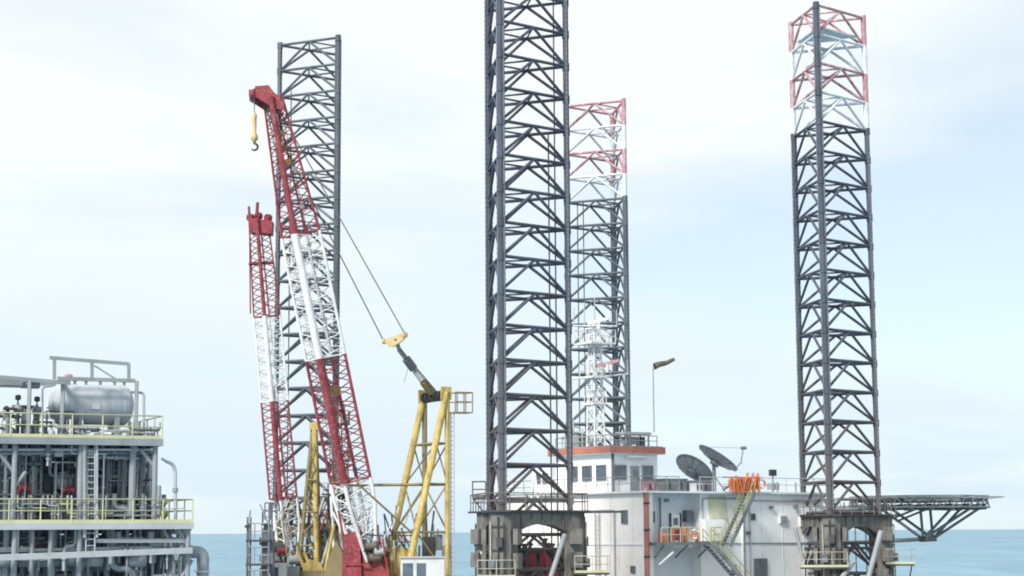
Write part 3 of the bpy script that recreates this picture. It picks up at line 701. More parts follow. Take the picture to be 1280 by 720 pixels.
for k in range(7):  # invented posts, added to fill the arch with dark clutter
    q = P(646 + k * 9, 735, 128 + (k % 3)); c_ = thing('filler_post', ['first', 'second', 'third', 'fourth', 'fifth', 'sixth', 'seventh'][k] + ' added post from the left, filling the arch of the nearest tower', 'post', (q.x, q.y, DECK), 'added posts filling the nearest tower arch')
    bar('tube', (q.x, q.y, DECK - .02), (q.x, q.y, H - .6 - .35 * (k % 4)), .12, M[('steel_dk', 'dark', 'steel', 'dark', 'red_dk', 'steel_dk', 'dark')[k]], c_)
    bar('cap', (q.x, q.y, H - .65 - .35 * (k % 4)), (q.x, q.y, H - .5 - .35 * (k % 4)), .2, M['dark'], c_)

# ---- satellite dishes
def dish(label, px, py, Y, dia, nrm, mount_px):
    c = P(px, py, Y); n_ = Vector(nrm).normalized(); base = P(mount_px, 612, Y + .4); base.z = zroof + .14
    t = thing('satellite_dish', label, 'satellite dish', base, 'satellite dishes on the deckhouse roof')
    x = n_.orthogonal().normalized(); y = n_.cross(x); r0 = dia / 2; dep = dia * .11
    b = MB(); nr, ns = 6, 28; th = .05
    vs_ = []; fs_ = []
    for side_ in (0, 1):
        for i in range(nr + 1):
            rr_ = r0 * i / nr; zz = dep * (rr_ / r0) ** 2 - side_ * th
            for k in range(ns): a = 2 * math.pi * k / ns; vs_.append(c + x * math.cos(a) * rr_ + y * math.sin(a) * rr_ + n_ * (zz - dep))
    m_ = (nr + 1) * ns
    for side_ in (0, 1):
        for i in range(nr):
            for k in range(ns):
                q = [side_ * m_ + i * ns + k, side_ * m_ + i * ns + (k + 1) % ns, side_ * m_ + (i + 1) * ns + (k + 1) % ns, side_ * m_ + (i + 1) * ns + k]
                fs_.append(q if side_ == 1 else q[::-1])
    for k in range(ns): fs_.append((nr * ns + k, nr * ns + (k + 1) % ns, m_ + nr * ns + (k + 1) % ns, m_ + nr * ns + k))
    b.add(vs_, fs_, True); rf_ = b.build('reflector', M['dish'], t)
    for k in range(12):
        a = 2 * math.pi * k / 12; d_ = x * math.cos(a) + y * math.sin(a)
        bar('rib', c + d_ * .25 - n_ * (dep + .08), c + d_ * r0 * .96 - n_ * (.1), .04, M['steel_dk'], rf_, 6)
    hub = c - n_ * (dep + .3)
    bar('hub', c - n_ * dep, hub, .38, M['steel_dk'], t, 12)
    top = Vector((base.x, base.y, hub.z - .3))
    bar('pedestal', base - Vector((0, 0, .01)), top, .15, M['steel'], t, 10)
    bar('mount_arm', top, hub, .13, M['steel_dk'], t, 10)
    for s_ in (-1, 1): bar('stay', base + Vector((s_ * .9, 0, 0)), top.lerp(base, .25), .05, M['steel'], t, 6)
    return c, n_, x, y, r0, t
dish('left of two grey satellite dishes, tilted low on the roof', 868, 585, 142, 3.15, (.52, .42, .74), 872)
c, n_, x, y, r0, t = dish('right of two grey satellite dishes, seen edge on and raised higher', 898, 572, 143, 3.5, (.56, .12, .82), 893)
fd = P(929, 560, 143); arm = P(922, 586, 143.2)
bar('feed_arm', P(918, 588, 143), P(926, 578, 143), .05, M['steel'], t, 6)
bar('feed_arm', P(926, 580, 143), fd, .05, M['steel'], t, 6)
bar('feed_arm', P(879, 559, 143), fd, .018, M['steel'], t, 6)
bar('feed_horn', P(926, 560, 143), P(933, 560, 143), .13, M['steel_dk'], t, 10)

zr_ = zroof + .14
clutter('deck_locker', 'dull red locker on the roof left of the satellite dishes', 'locker', 1.9, 1.6, zr_, .45, .4, .4, M['leg_red'])
clutter('switch_cabinet', 'low dark cabinet on the roof beneath the left satellite dish', 'cabinet', 4.7, 2.4, zr_, 1.1, .5, .45, M['green'])
clutter('generator_box', 'low dark generator box on the roof below the raised satellite dish', 'generator', 7.6, 3.0, zr_, 1.2, .5, .4, M['steel_dk'])
clutter('pump_box', 'pale box on the roof between the two satellite dish feet', 'box', 6.1, 1.2, zr_, .35, .35, .33, M['white'])
# horn / floodlight on a short post
q = HP(13.3, .6, zr_ - .01); t = thing('floodlight', 'small dark floodlight on a short post above the right roof rail', 'floodlight', q)
bar('post', q, q + Vector((0, 0, 1.3)), .06, M['steel'], t); b = MB(); b.box(q + Vector((0, 0, 1.5)), U * .26, V * .16, (0, 0, .24)); b.build('lamp_head', M['dark'], t)
b = MB(); b.box(q + Vector((0, 0, .45)), U * .42, V * .25, (0, 0, .25)); b.build('junction_box', M['steel'], t)
# orange slatted barrier at the stair head + lifebuoy
zb0 = zr_
t = thing('safety_barrier', 'bright orange slatted barrier at the top of the roof stair', 'barrier', HP(8.0, -.4, zb0))
for k in range(24):
    uu = 7.9 + k * .12; s_ = random.uniform(.04, .22) * random.choice((-1, 1)); dv = .05 * (k % 3)
    beam('slat', HP(uu - s_, -.55 - dv, zb0 + random.uniform(-.15, .12)), HP(uu + s_, -.55 - dv, zb0 + 1.15 + random.uniform(-.35, .25)), random.uniform(.08, .13), .025, random.choice((M['orange'], M['orange'], M['orange'], M['trim'])), t)
for zz in (.35, 1.05): beam('crossbar', HP(7.2, -.5, zb0 + zz), HP(11.2, -.5, zb0 + zz), .03, .05, M['trim'], t)
for k in range(3): beam('crossbar', HP(7.2 + k * .3, -.5, zb0 + .1 + .2 * k), HP(8.2 + k * .3, -.45, zb0 + .5 + .15 * k), .03, .05, M['dark'], t)
def lifebuoy(label, c, f):
    f = Vector(f).normalized(); x = f.orthogonal().normalized(); y = f.cross(x)
    t = thing('lifebuoy', label, 'lifebuoy', c, 'lifebuoys on the rails')
    for k in range(4):
        b = MB(); b.sweep([c + (x * math.cos(a) + y * math.sin(a)) * .32 for a in [math.pi / 2 * k + math.pi / 2 * j / 6 * .98 for j in range(7)]], .085, 8)
        b.build('segment', M['orange'] if k % 2 else M['white'], t)
lifebuoy('orange and white lifebuoy hanging beside the slatted orange barrier', HP(11.0, -.6, zb0 + .62), -V)
lifebuoy('orange lifebuoy hanging on the landing rail', HP(3.6, -1.36, dz + .55), -V)
t = thing('fire_hose_box', 'red fire hose box standing on the deckhouse landing', 'hose box', HP(2.3, -.9, dz))
b = MB(); b.box(HP(2.3, -.9, dz + .55), U * .36, V * .2, (0, 0, .45)); hb = b.build('cabinet', M['trim'], t)
b = MB(); b.box(HP(2.3, -1.11, dz + .55), U * .28, V * .02, (0, 0, .36)); b.build('door', M['red'], t)
for s_ in (-.25, .25): bar('leg', HP(2.3 + s_, -.9, dz - .01), HP(2.3 + s_, -.9, dz + .15), .04, M['dark'], t)
for k, (uu, hh) in enumerate(((.75, .9), (1.2, .8), (3.1, 1.2), (4.2, .9))):
    t = thing('fire_extinguisher', ['red extinguisher at the left end of the landing', 'orange extinguisher beside the hose box', 'tall orange cylinder next to the landing lifebuoy', 'orange cylinder at the top of the lower stair'][k], 'extinguisher', HP(uu, -.95, dz), 'cylinders on the landing')
    q = HP(uu, -.95, dz - .005); b = MB(); b.sweep([q, q + Vector((0, 0, hh * .75)), q + Vector((0, 0, hh * .88)), q + Vector((0, 0, hh))], [.14, .14, .07, .05], 10); b.build('cylinder', M['orange'] if k else M['red'], t)
    b = MB(); b.box(q + Vector((0, 0, hh)), U * .12, V * .03, (0, 0, .04)); b.build('valve_handle', M['dark'], t)
b = MB(); b.box(HP(7.3, .2, zroof - 1.0), U * .85, V * .03, (0, 0, .85)); b.build('screen', mat('pale_olive_screen_paint', (.55, .56, .42), .6, vary=.15), dh)
# stairs
stair('roof_stair', 'olive stair climbing from the landing to the deckhouse roof', P(938, 617, HP(9.4, -1, 0).y), P(908, 682, HP(6.6, -1, 0).y), V, .9, M['steel_dk'], M['steel'], M['olive'])
stair('deck_stair', 'dark stair going down from the landing to the main deck', HP(4.7, -1.5, dz), HP(7.6, -2.3, dz - 3.2), (-U.y, U.x, 0), .9, M['steel_dk'], M['steel'], M['olive'])

# ------------------------------------------------------------------ helideck
hcn = P(1148, 640, 158.0); hz = P(1150, 620, 158.0).z; hr = 5.95
t = thing('helideck', 'grey green helideck cantilevered on trusses right of the leg', 'helideck', (hcn.x, hcn.y, hz - 4))
oct_ = [Vector((hcn.x + math.cos(R(22.5 + 45 * k)) * hr, hcn.y + math.sin(R(22.5 + 45 * k)) * hr, hz)) for k in range(8)]
b = MB(); b.prism([p + Vector((0, 0, -.25)) for p in oct_], (0, 0, .25)); b.build('deck_plate', M['green'], t)
for k in range(8):
    a, d = oct_[k], oct_[(k + 1) % 8]
    eg = bar('edge_girder', a + Vector((0, 0, -1.0)), d + Vector((0, 0, -1.0)), .08, M['green'], t)
    for j in range(6):
        q0, q1 = a.lerp(d, j / 6), a.lerp(d, (j + 1) / 6); zt0, zt1 = (-.25, -1.0) if j % 2 else (-1.0, -.25)
        bar('web', q0 + Vector((0, 0, zt0)), q1 + Vector((0, 0, zt1)), .05, M['green'], eg, 6)
for k in range(-4, 5):
    yy = k * 1.35; hw = min(hr * .92, hr * 1.3 - abs(yy))
    beam('deck_beam', (hcn.x - hw, hcn.y + yy, hz - .4), (hcn.x + hw, hcn.y + yy, hz - .4), .05, .12, M['green'], t)
for k in range(-3, 4):
    xx = k * 1.7; hw = min(hr * .92, hr * 1.3 - abs(xx))
    beam('deck_beam', (hcn.x + xx, hcn.y - hw, hz - .95), (hcn.x + xx, hcn.y + hw, hz - .95), .08, .25, M['green'], t)
for k in range(8):     # safety net frames
    a, d = oct_[k], oct_[(k + 1) % 8]; mid = (a + d) / 2; o_ = Vector((mid.x - hcn.x, mid.y - hcn.y, 0)).normalized()
    e0, e1 = a + o_ * 1.3 + Vector((0, 0, -.15)), d + o_ * 1.3 + Vector((0, 0, -.15))
    nf = bar('net_frame', e0, e1, .04, M['steel'], t, 6)
    for j in range(6): q = j / 5; bar('net_arm', a.lerp(d, q) + Vector((0, 0, -.3)), e0.lerp(e1, q), .03, M['steel'], nf, 6)
nodes = [P(1154, 674, 155.5), P(1166, 668, 160.5)]
nodes[1].z = nodes[0].z
beam('node_beam', nodes[0] + (nodes[0] - nodes[1]) * .1, nodes[1] + (nodes[1] - nodes[0]) * .1, .25, .22, M['dark'], t)
zc_ = hz - 1.05
for i, nd in enumerate(nodes):
    for (dx, dy) in ((-3.5, 0), (-.15, 0), (2.5, 0), (4.1, 0)):
        bar('strut', nd, (nd.x + dx, nd.y + dy, zc_), .12, M['green'], t)
    bar('strut', Vector((nd.x - 3.1, nd.y, nd.z + 1.5)), (nd.x - .2, nd.y, zc_ + .05), .09, M['green'], t)
    bar('strut', Vector((nd.x - 5, nd.y, nd.z + 2.6)), (nd.x + 2.6, nd.y, zc_ - .1), .09, M['green'], t)
    bar('bottom_chord', nd, hull_pt(20, 6 + i * 5, DECK + 4.3 - i * .01), .16, M['green'], t)
    q = hull_pt(20, 6 + i * 5, DECK - .02); bar('hull_post', q, q + Vector((0, 0, 7.7)), .22, M['green'], t)
    bar('top_chord', q + Vector((0, 0, 7.6)), (hcn.x - 4, nd.y, zc_), .16, M['green'], t)
for k in range(7):
    a = hull_pt(20, 6, DECK + 4.2 + .5 * k); d = hull_pt(20, 11, DECK + 4.7 + .5 * k); bar('lattice', a, d, .07, M['green'], t, 6)
for k in range(5):
    a = P(1042 + k * 13, 628, 150); bar('handrail_post', (a.x, a.y, DECK - .01), a, .06, M['green'], t, 6)

# ------------------------------------------------------------------ cranes
def lattice(parent, foot, tip, p, prof, rc, rl, nb, colf, rmain=None, lac=None):
    """four chord boom; prof: list of (s, width, depth); colf(s) -> material"""
    ax = (tip - foot); L = ax.length; ax = ax.normalized(); p = (p - ax * p.dot(ax)).normalized(); n_ = ax.cross(p)
    def dim(s_):
        for (s0, w0, d0), (s1, w1, d1) in zip(prof, prof[1:]):
            if s_ <= s1 + 1e-9: k = (s_ - s0) / (s1 - s0); return w0 + (w1 - w0) * k, d0 + (d1 - d0) * k
        return prof[-1][1:]
    sg = [(-1, -1), (1, -1), (1, 1), (-1, 1)]
    def pt(i, s_): w_, d_ = dim(s_); return foot + ax * L * s_ + p * sg[i][0] * w_ / 2 + n_ * sg[i][1] * d_ / 2
    br = sorted(set([q[0] for q in prof] + [k / nb for k in range(nb + 1)]))
    for i in range(4):
        for k in range(nb):
            s0, s1 = k / nb, (k + 1) / nb
            bar('chord', pt(i, s0), pt(i, s1), ((rmain or {}).get(i, rc) * (1.0 if s0 < .71 else .75) if s0 > .16 else rc * 1.25), colf((s0 + s1) / 2), parent, 10)
    for k in range(nb):
        s0, s1 = k / nb, (k + 1) / nb; m = colf((s0 + s1) / 2)
        for i in range(4):
            j = (i + 1) % 4; mid_ = (s0 + s1) / 2
            bar('lacing', pt(i, s0), pt(j, mid_), rl, m, parent, 6)
            bar('lacing', pt(j, mid_), pt(i, s1), rl, m, parent, 6)
        if k and colf(s0 - .5 / nb) is not m:
            for i in range(4): bar('crossbar', pt(i, s0), pt((i + 1) % 4, s0), rl * 1.3, m, parent, 6)
    return pt, dim, ax, n_, p
Zv = Vector((0, 0, 1))
# ---------- crane A: red and white boom, yellow gantry
A = Vector((-0.87, -0.5, 0)).normalized(); PA = Vector((-0.5, 0.87, 0)).normalized()
YA = 143.0
near_top = P(559, 490, YA - 1.6); base_z = H - 3.4
ca = thing('pedestal_crane', 'large crane with red and white boom and yellow gantry', 'crane', (P(510, 700, YA).x, YA, DECK))
WA = 3.8
zt_ = near_top.z
def CA(a_, w_, z): q = Vector((near_top.x, near_top.y, 0)) + A * a_ + PA * w_; return Vector((q.x, q.y, z))
gn = part_empty('gantry', ca, CA(1.5, WA / 2, base_z))
for w_ in (0, WA):
    bar('front_leg', CA(3.45, w_, base_z), CA(.05, w_, zt_), .26, M['yellow'], gn, 12)
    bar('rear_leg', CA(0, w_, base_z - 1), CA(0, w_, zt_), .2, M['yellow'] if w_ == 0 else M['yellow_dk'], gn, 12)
    for fr_ in (.24, .5, .72):
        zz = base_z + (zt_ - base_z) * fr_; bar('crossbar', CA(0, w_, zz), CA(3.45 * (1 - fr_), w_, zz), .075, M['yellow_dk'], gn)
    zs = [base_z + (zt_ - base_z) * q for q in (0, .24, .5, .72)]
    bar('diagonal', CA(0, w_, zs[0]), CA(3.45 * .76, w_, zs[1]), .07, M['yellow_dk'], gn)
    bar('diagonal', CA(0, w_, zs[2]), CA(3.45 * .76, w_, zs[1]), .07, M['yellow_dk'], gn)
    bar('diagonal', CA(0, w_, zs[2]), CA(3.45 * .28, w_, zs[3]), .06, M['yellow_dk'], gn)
for (a_, fr_) in ((0, .24), (0, .5), (0, .72), (0, 1.0), (3.45 * .76, .24), (3.45 * .5, .5), (3.45 * .28, .72)):
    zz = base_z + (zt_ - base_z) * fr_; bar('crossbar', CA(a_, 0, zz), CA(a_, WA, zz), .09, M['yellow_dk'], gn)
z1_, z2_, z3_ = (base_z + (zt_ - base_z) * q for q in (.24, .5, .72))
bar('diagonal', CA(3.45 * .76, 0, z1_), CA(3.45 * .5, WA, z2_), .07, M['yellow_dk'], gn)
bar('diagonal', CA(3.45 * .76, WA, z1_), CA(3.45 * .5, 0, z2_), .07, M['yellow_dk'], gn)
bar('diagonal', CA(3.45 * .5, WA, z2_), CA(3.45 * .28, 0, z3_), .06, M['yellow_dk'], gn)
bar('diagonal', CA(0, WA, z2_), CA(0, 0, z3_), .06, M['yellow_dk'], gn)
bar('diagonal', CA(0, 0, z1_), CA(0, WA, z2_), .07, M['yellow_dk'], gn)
hb0 = P(430, 598, YA - 1.0); bar('tie_bar', (hb0.x, hb0.y, z2_ - .05), CA(0, 0, z2_ - .05), .11, M['yellow_dk'], gn)
bar('tie_bar', CA(7.4, 0.4, z2_), CA(3.45 * .76, .4, z1_ - .2), .08, M['yellow_dk'], gn)
# head of the gantry with sheaves and cage
for k in range(5):
    q = CA(.2, .5 + k * .7, zt_ - .25); bar('sheave', q - PA * .07, q + PA * .07, .42, M['dark'], gn, 16)
bar('sheave_pin', CA(.2, 0, zt_ - .25), CA(.2, WA, zt_ - .25), .1, M['dark'], gn)
for w_ in (0, WA):
    b = MB(); b.box(CA(.1, w_, zt_ - .1), A * .42, PA * .12, (0, 0, .5)); b.build('head_plate', M['yellow'], gn)
cq = CA(-.25, -.3, zt_ - 1.55)
b = MB(); b.box(cq - A * .75 - Zv * .04, A * .75, PA * .6, (0, 0, .04)); b.build('cage_floor', M['yellow_dk'], gn)
railing([cq + PA * .55, cq + PA * .55 - A * 1.5, cq - PA * .55 - A * 1.5, cq - PA * .55], M['yellow_dk'], gn, 1.5, .8, .045)
ladder(CA(-.45, 0, base_z - 1), CA(-.45, 0, zt_ - 1.6), M['steel_lt'], gn, PA, .5, .35, .04)
# house deck: yellow base, red machinery house, white cab
b = MB(); b.box(CA(2.2, WA / 2, base_z - .3), A * 4.2, PA * 2.4, (0, 0, .3)); b.build('turntable', M['yellow'], ca)
q = CA(2.0, WA / 2, 0); bar('pedestal', (q.x, q.y, DECK - .05), (q.x, q.y, base_z - .5), 1.5, M['yellow'], ca, 24)
b = MB(); b.prism([CA(3.6, -.1, base_z), CA(2.6, -.1, base_z), CA(2.3, -.1, base_z + 1.5), CA(3.1, -.1, base_z + 1.5)], PA * .15); b.build('gusset_plate', M['yellow'], ca)
b = MB(); b.prism([CA(3.6, WA, base_z), CA(2.6, WA, base_z), CA(2.3, WA, base_z + 1.5), CA(3.1, WA, base_z + 1.5)], PA * .15); b.build('gusset_plate', M['yellow'], ca)
rz0 = P(450, 740, YA - 2).z
def XP(px, py, Y): return P(px, py, Y)
yf = YA - 2.6
b = MB(); b.prism([XP(426, 742, yf), XP(453, 742, yf), XP(449, 664, yf), XP(430, 668, yf)], (0, 2.6, 0)); mh = b.build('machinery_house', M['red'], ca)
b = MB(); b.prism([XP(453, 742, yf + .3), XP(488, 742, yf + .3), XP(486, 700, yf + .3), XP(472, 690, yf + .3), XP(452, 684, yf + .3)], (0, 2.0, 0)); b.build('machinery_house', M['red'], ca)
beam('ledge', XP(431, 706, yf - .06), XP(462, 706, yf - .06), .05, .05, M['red'], mh)
beam('guard_bar', XP(478, 672, yf - .1), XP(489, 742, yf - .1), .07, .07, M['red'], ca)
beam('guard_bar', XP(456, 668, yf), XP(480, 670, yf), .06, .06, M['dark'], ca)
for k, (px, py) in enumerate(((463, 683), (474, 690), (468, 697))):
    q = XP(px, py, yf - .1); dr_ = bar('winch_drum', q - Vector((.45, 0, 0)), q + Vector((.45, .3, 0)), .3, M['steel_lt'] if k == 1 else M['rope'], ca, 16)
    for e_ in (-.5, .42): bar('drum_flange', q + Vector((e_, .1, 0)), q + Vector((e_ + .08, .12, 0)), .4, M['dark'], dr_, 16)
cabq = XP(529, 720, YA - 4.2)
b = MB(); b.box(cabq, (1.62, 0, 0), (0, 1.0, 0), (0, 0, 1.35)); cb = b.build('cab', M['leg_white'], ca)
for dx, hw_ in ((-1.1, .38), (-.1, .34)):
    b = MB(); b.box(cabq + Vector((dx, -1.02, .25)), (hw_, 0, 0), (0, .03, 0), (0, 0, .72)); b.build('window', M['glass'], cb)
b = MB(); b.box(cabq + Vector((0, 0, 1.39)), (1.72, 0, 0), (0, 1.1, 0), (0, 0, .05)); b.build('roof', M['steel_lt'], cb)
b = MB(); b.box(cabq + Vector((.2, .5, -2.2)), (1.5, 0, 0), (0, 1.4, 0), (0, 0, 1.0)); b.build('cab_support', M['yellow'], ca)
b = MB(); b.prism([XP(485, 735, YA - 1.4), XP(521, 735, YA - 1.4), XP(524, 700, YA - 1.4), XP(518, 686, YA - 1.4), XP(489, 684, YA - 1.4)], (0, .9, 0)); b.build('front_plate', M['yellow'], ca)
b = MB(); b.prism([XP(404, 735, YA - 2), XP(428, 735, YA - 2), XP(428, 690, YA - 2), XP(420, 676, YA - 2), XP(409, 700, YA - 2)], (0, 1.2, 0)); b.build('side_plate', M['yellow_dk'], ca)
for k in range(4): bar('hydraulic_hose', XP(488 + k * 8, 684, YA - 1.6), XP(480 + k * 7, 664 - 4 * (k % 2), YA - 1.0), .05, M['dark'], ca, 6)
railing([XP(486, 686, YA - 1.6), XP(516, 686, YA - 1.6)], M['dark'], ca, 1.0, .6, .05)
for k in range(38):                                   # hoses, stays and brackets round the slewing deck
    px, py = random.uniform(426, 500), random.uniform(640, 712); q = P(px, py, YA - random.uniform(-1.5, 2.4))
    e = Vector((random.uniform(-.9, .9), random.uniform(-.4, .4), random.uniform(.4, 1.5)))
    bar('stay', q - Zv * random.uniform(.8, 2.0), q + e, random.choice((.04, .06, .09)), M[random.choice(('dark', 'red', 'red_dk', 'steel_lt', 'white', 'yellow_dk'))], ca, 6)
for k in range(12):
    px, py = random.uniform(486, 566), random.uniform(648, 700); q = P(px, py, YA + random.uniform(-1.0, 2.6)); e = Vector((random.uniform(-.7, .7), random.uniform(-.4, .4), random.uniform(.3, 1.2)))
    bar('stay', Vector((q.x, q.y, base_z - .1)), q + e, random.choice((.05, .07)), M[random.choice(('dark', 'yellow', 'yellow_dk', 'steel', 'steel_dk'))], ca, 6)
for (px, py, m_, w_, h_) in ((536, 684, 'dark', .5, .8), (548, 678, 'steel_dk', .3, .6), (505, 672, 'white', .5, .35), (558, 690, 'steel', .35, .5)):
    b = MB(); b.box(P(px, py, YA + .4), (w_, 0, 0), (0, .4, 0), (0, 0, h_)); b.build('control_box', M[m_], ca)
# boom A
footA = P(459, 704, YA - 1.2); tipA = P(341, 122, YA - 5.4)
bm = part_empty('boom', ca, footA)
def colA(s_): return M['white'] if s_ < .165 or .44 < s_ < .705 else M['red']
ptA, dimA, axA, nA, pA = lattice(bm, footA, tipA, PA, [(0, 1.7, .7), (.13, 2.5, 2.2), (.70, 2.5, 2.1), (1, 1.35, .95)], .12, .045, 34, colA, {3: .30})
bar('foot_pin', footA - PA * 1.2, footA + PA * 1.2, .22, M['dark'], bm, 12)
bar('foot_support', footA - Zv * .1, Vector((footA.x + .3, footA.y, base_z - .4)), .5, M['red_dk'], ca, 12)
# catwalk stripe along the near face, yellow sheave cluster inside the upper part
for k, s_ in enumerate((.86, .89, .92)):
    q = footA.lerp(tipA, s_); bar('sheave', q - PA * .45, q + PA * .45, .26, M['yellow'] if k != 1 else M['yellow_dk'], bm, 14)
q = footA.lerp(tipA, .37); b = MB(); b.box(q, A * .35, PA * .6, (0, 0, .3)); b.build('sheave_guard', M['yellow'], bm)
for k, (ow, on) in enumerate(((-.5, 1.25), (-.2, 1.25), (.15, 1.3), (.45, 1.3), (.2, -1.3))):
    bar('hoist_rope', footA + PA * ow + nA * on * .4 + Zv * 1.2, tipA + PA * ow * .6 + nA * on * .45, .028, M['rope'], bm, 6)
for s_ in (.2, .3, .4, .52, .6, .68, .76, .84):
    q = footA.lerp(tipA, s_) - PA * 1.2; b = MB(); b.box(q, A * .14, PA * .1, (0, 0, .16)); b.build('boom_lamp', M['dark'] if s_ < .5 else M['steel'], bm)
ladder(ptA(3, .17).lerp(ptA(2, .17), .4), ptA(3, .7).lerp(ptA(2, .7), .4), M['steel'], bm, PA, .4, .45, .025)
# head
hd = [P(345, 124, tipA.y), P(352, 140, tipA.y), P(338, 138, tipA.y), P(326, 130, tipA.y), P(316, 124, tipA.y), P(315, 110, tipA.y), P(331, 109, tipA.y), P(338, 118, tipA.y)]
for s_ in (-.75, .55): 
    b = MB(); b.prism([q + PA * s_ for q in hd], PA * .14); b.build('head_plate', M['red'], bm)
for q in (P(320, 117, tipA.y), P(332, 121, tipA.y), P(343, 128, tipA.y)):
    bar('sheave', q - PA * .45, q + PA * .45, .42, M['red_dk'], bm, 16)
bar('head_post', P(336, 122, tipA.y), P(334, 108, tipA.y), .12, M['red'], bm)
# luffing tackle: spreader, pendants, reeving
sp_c = P(494, 424, YA - 2.6)
sd = PA * 1.0
e0, e1 = P(480, 427, YA - 1.9), P(507, 419, YA - 3.6)
b = MB(); dd = (e1 - e0); pr_ = [e0 + Zv * .12, e1 + Zv * .25, e1 - Zv * .3 - dd * .1, e0 + dd * .42 - Zv * .6, e0 + dd * .2 - Zv * .45]
b.prism([Vector(q) for q in pr_], Vector((.06, .3, 0))); spo = b.build('spreader_beam', M['tan'], ca)
bar('spreader_pin', e0 - dd * .03, e0 + dd * .06, .2, M['tan'], spo, 10); bar('spreader_pin', e1 - dd * .06, e1 + dd * .03, .2, M['tan'], spo, 10)
bar('pendant', e0, ptA(2, .985), .05, M['rope'], ca, 6); bar('pendant', e1, ptA(1, .985), .05, M['rope'], ca, 6)
gt = CA(.2, WA / 2, zt_ - .1); mid = P(499, 437, YA - 2.2)
for k in range(6):
    o_ = PA * (k - 2.5) * .09 + Zv * .05 * (k % 2)
    bar('reeving_rope', mid + o_, gt + o_ * 4, .045, M['steel_lt'] if k % 2 else M['rope'], ca, 6)
def seg(a, c, r, m, nm): bar(nm, mid.lerp(gt, a), mid.lerp(gt, c), r, m, ca, 12)
bar('link', e0.lerp(e1, .55), mid, .16, M['steel'], ca, 10)
seg(0, .18, .19, M['steel'], 'link'); seg(.2, .42, .34, M['rack'], 'sheave_block'); seg(.47, .66, .26, M['white'], 'sheave_block'); seg(.7, .95, .33, M['yellow_dk'], 'sheave_block')
bar('loose_rope', mid.lerp(gt, .3), P(505, 478, YA - 2), .02, M['rope'], ca, 6)
# hook
hx = P(318, 118, tipA.y)
t = thing('crane_hook', 'pale yellow hook block hanging from the red boom head', 'hook', P(318, 188, tipA.y))
bar('hoist_rope', hx, P(318, 142, tipA.y), .04, M['rope'], t, 6)
hz0, hz1 = P(318, 141, tipA.y), P(318, 178, tipA.y)
b = MB(); b.sweep([hz0.lerp(hz1, k) for k in (0, .08, .2, .7, .78, .9, 1)], [.08, .2, .17, .15, .27, .27, .1], 12); b.build('block', M['tan'], t)
hk = [hz1 + Vector((0, 0, .1))] + [hz1 + Vector((math.sin(a) * .26, 0, -.35 + math.cos(a) * .26)) for a in [R(q) for q in range(0, 250, 30)]]
b = MB(); b.sweep(hk, [.09] * (len(hk) - 3) + [.08, .06, .03], 8); b.build('hook', M['dark'], t)

# ---------- crane B: smaller, mostly upright boom at the left
YB = 147.0
cbt = thing('pedestal_crane', 'smaller crane with upright red and white boom left of the big one', 'crane', (P(385, 700, YB).x, YB, DECK))
bm = part_empty('boom', cbt, P(358, 690, YB))
footB = P(361, 700, YB); tipB = P(323, 275, YB - 2)
def colB(s_): return M['white'] if s_ < .17 or .45 < s_ < .70 else M['red']
PB = Vector((-.6, .8, 0))
ptB, dimB, axB, nB, pB = lattice(bm, footB, tipB, PB, [(0, 1.3, .7), (.1, 1.7, 1.5), (.74, 1.7, 1.4), (1, 1.25, 1.0)], .08, .038, 28, colB, {3: .2})
for px in (312, 322, 334):
    b_ = P(px, 269 + abs(px - 322) * .2, YB - 2.2); bar('sheave', b_ + Vector((-.1, .2, 0)), b_ + Vector((.15, .5, 0)), .3, M['red_dk'], bm, 14)
b = MB(); b.prism([P(311, 272, YB - 2.6), P(340, 276, YB - 2.6), P(339, 292, YB - 2.6), P(313, 290, YB - 2.6)], (0, 1.4, 0)); b.build('head_plate', M['red'], bm)
bar('head_post', P(321, 270, YB - 2), P(322, 253, YB - 2), .13, M['red_dk'], bm); bar('head_post', P(312, 272, YB - 2), P(311, 258, YB - 2), .1, M['red_dk'], bm)
bar('head_bar', P(311, 330, YB - 2.4), P(342, 328, YB - 2), .14, M['red'], bm)
bar('pendant', P(312, 275, YB - 2), P(313, 392, YB - 2), .06, M['red_dk'], bm, 6)
apx = P(393, 533, YB)
gn = part_empty('gantry', cbt, P(392, 700, YB))
bzB = H - 3.6
for (px, dy, m, r) in ((371, -.8, 'yellow_dk', .17), (396, -1.2, 'yellow', .22), (381, 1.8, 'yellow_dk', .14), (402, 1.6, 'yellow_dk', .14)):
    q = P(px, 735, YB + dy); bar('gantry_leg', q, apx + Vector(((px - 388) * .006, dy * .25, -.1)), r, M[m], gn, 12)
for px0, py0, px1, py1 in ((380, 640, 396, 640), (376, 682, 396, 682), (384, 600, 395, 600), (378, 660, 396, 690), (383, 620, 396, 650)):
    bar('crossbar', P(px0, py0, YB - .9), P(px1, py1, YB - 1), .08, M['yellow_dk'], gn)
b = MB(); b.box(apx, (.35, 0, 0), (0, .5, 0), (0, 0, .3)); b.build('head_plate', M['yellow'], gn)
for (x0, y0, x1, y1) in ((418, 655, 402, 735), (425, 690, 406, 735), (372, 690, 390, 735), (380, 690, 398, 735)):
    bar('base_strut', P(x0, y0, YB - 1.4), P(x1, y1, YB - 1.6), .13, M['yellow'], cbt)
q = P(390, 700, YB); bar('pedestal', (q.x, q.y, DECK - .05), (q.x, q.y, H - 3.3), 1.3, M['yellow'], cbt, 24)
b = MB(); b.box((q.x, q.y, H - 3.2), (2.6, 0, 0), (0, 1.9, 0), (0, 0, .25)); b.build('turntable', M['yellow_dk'], cbt)
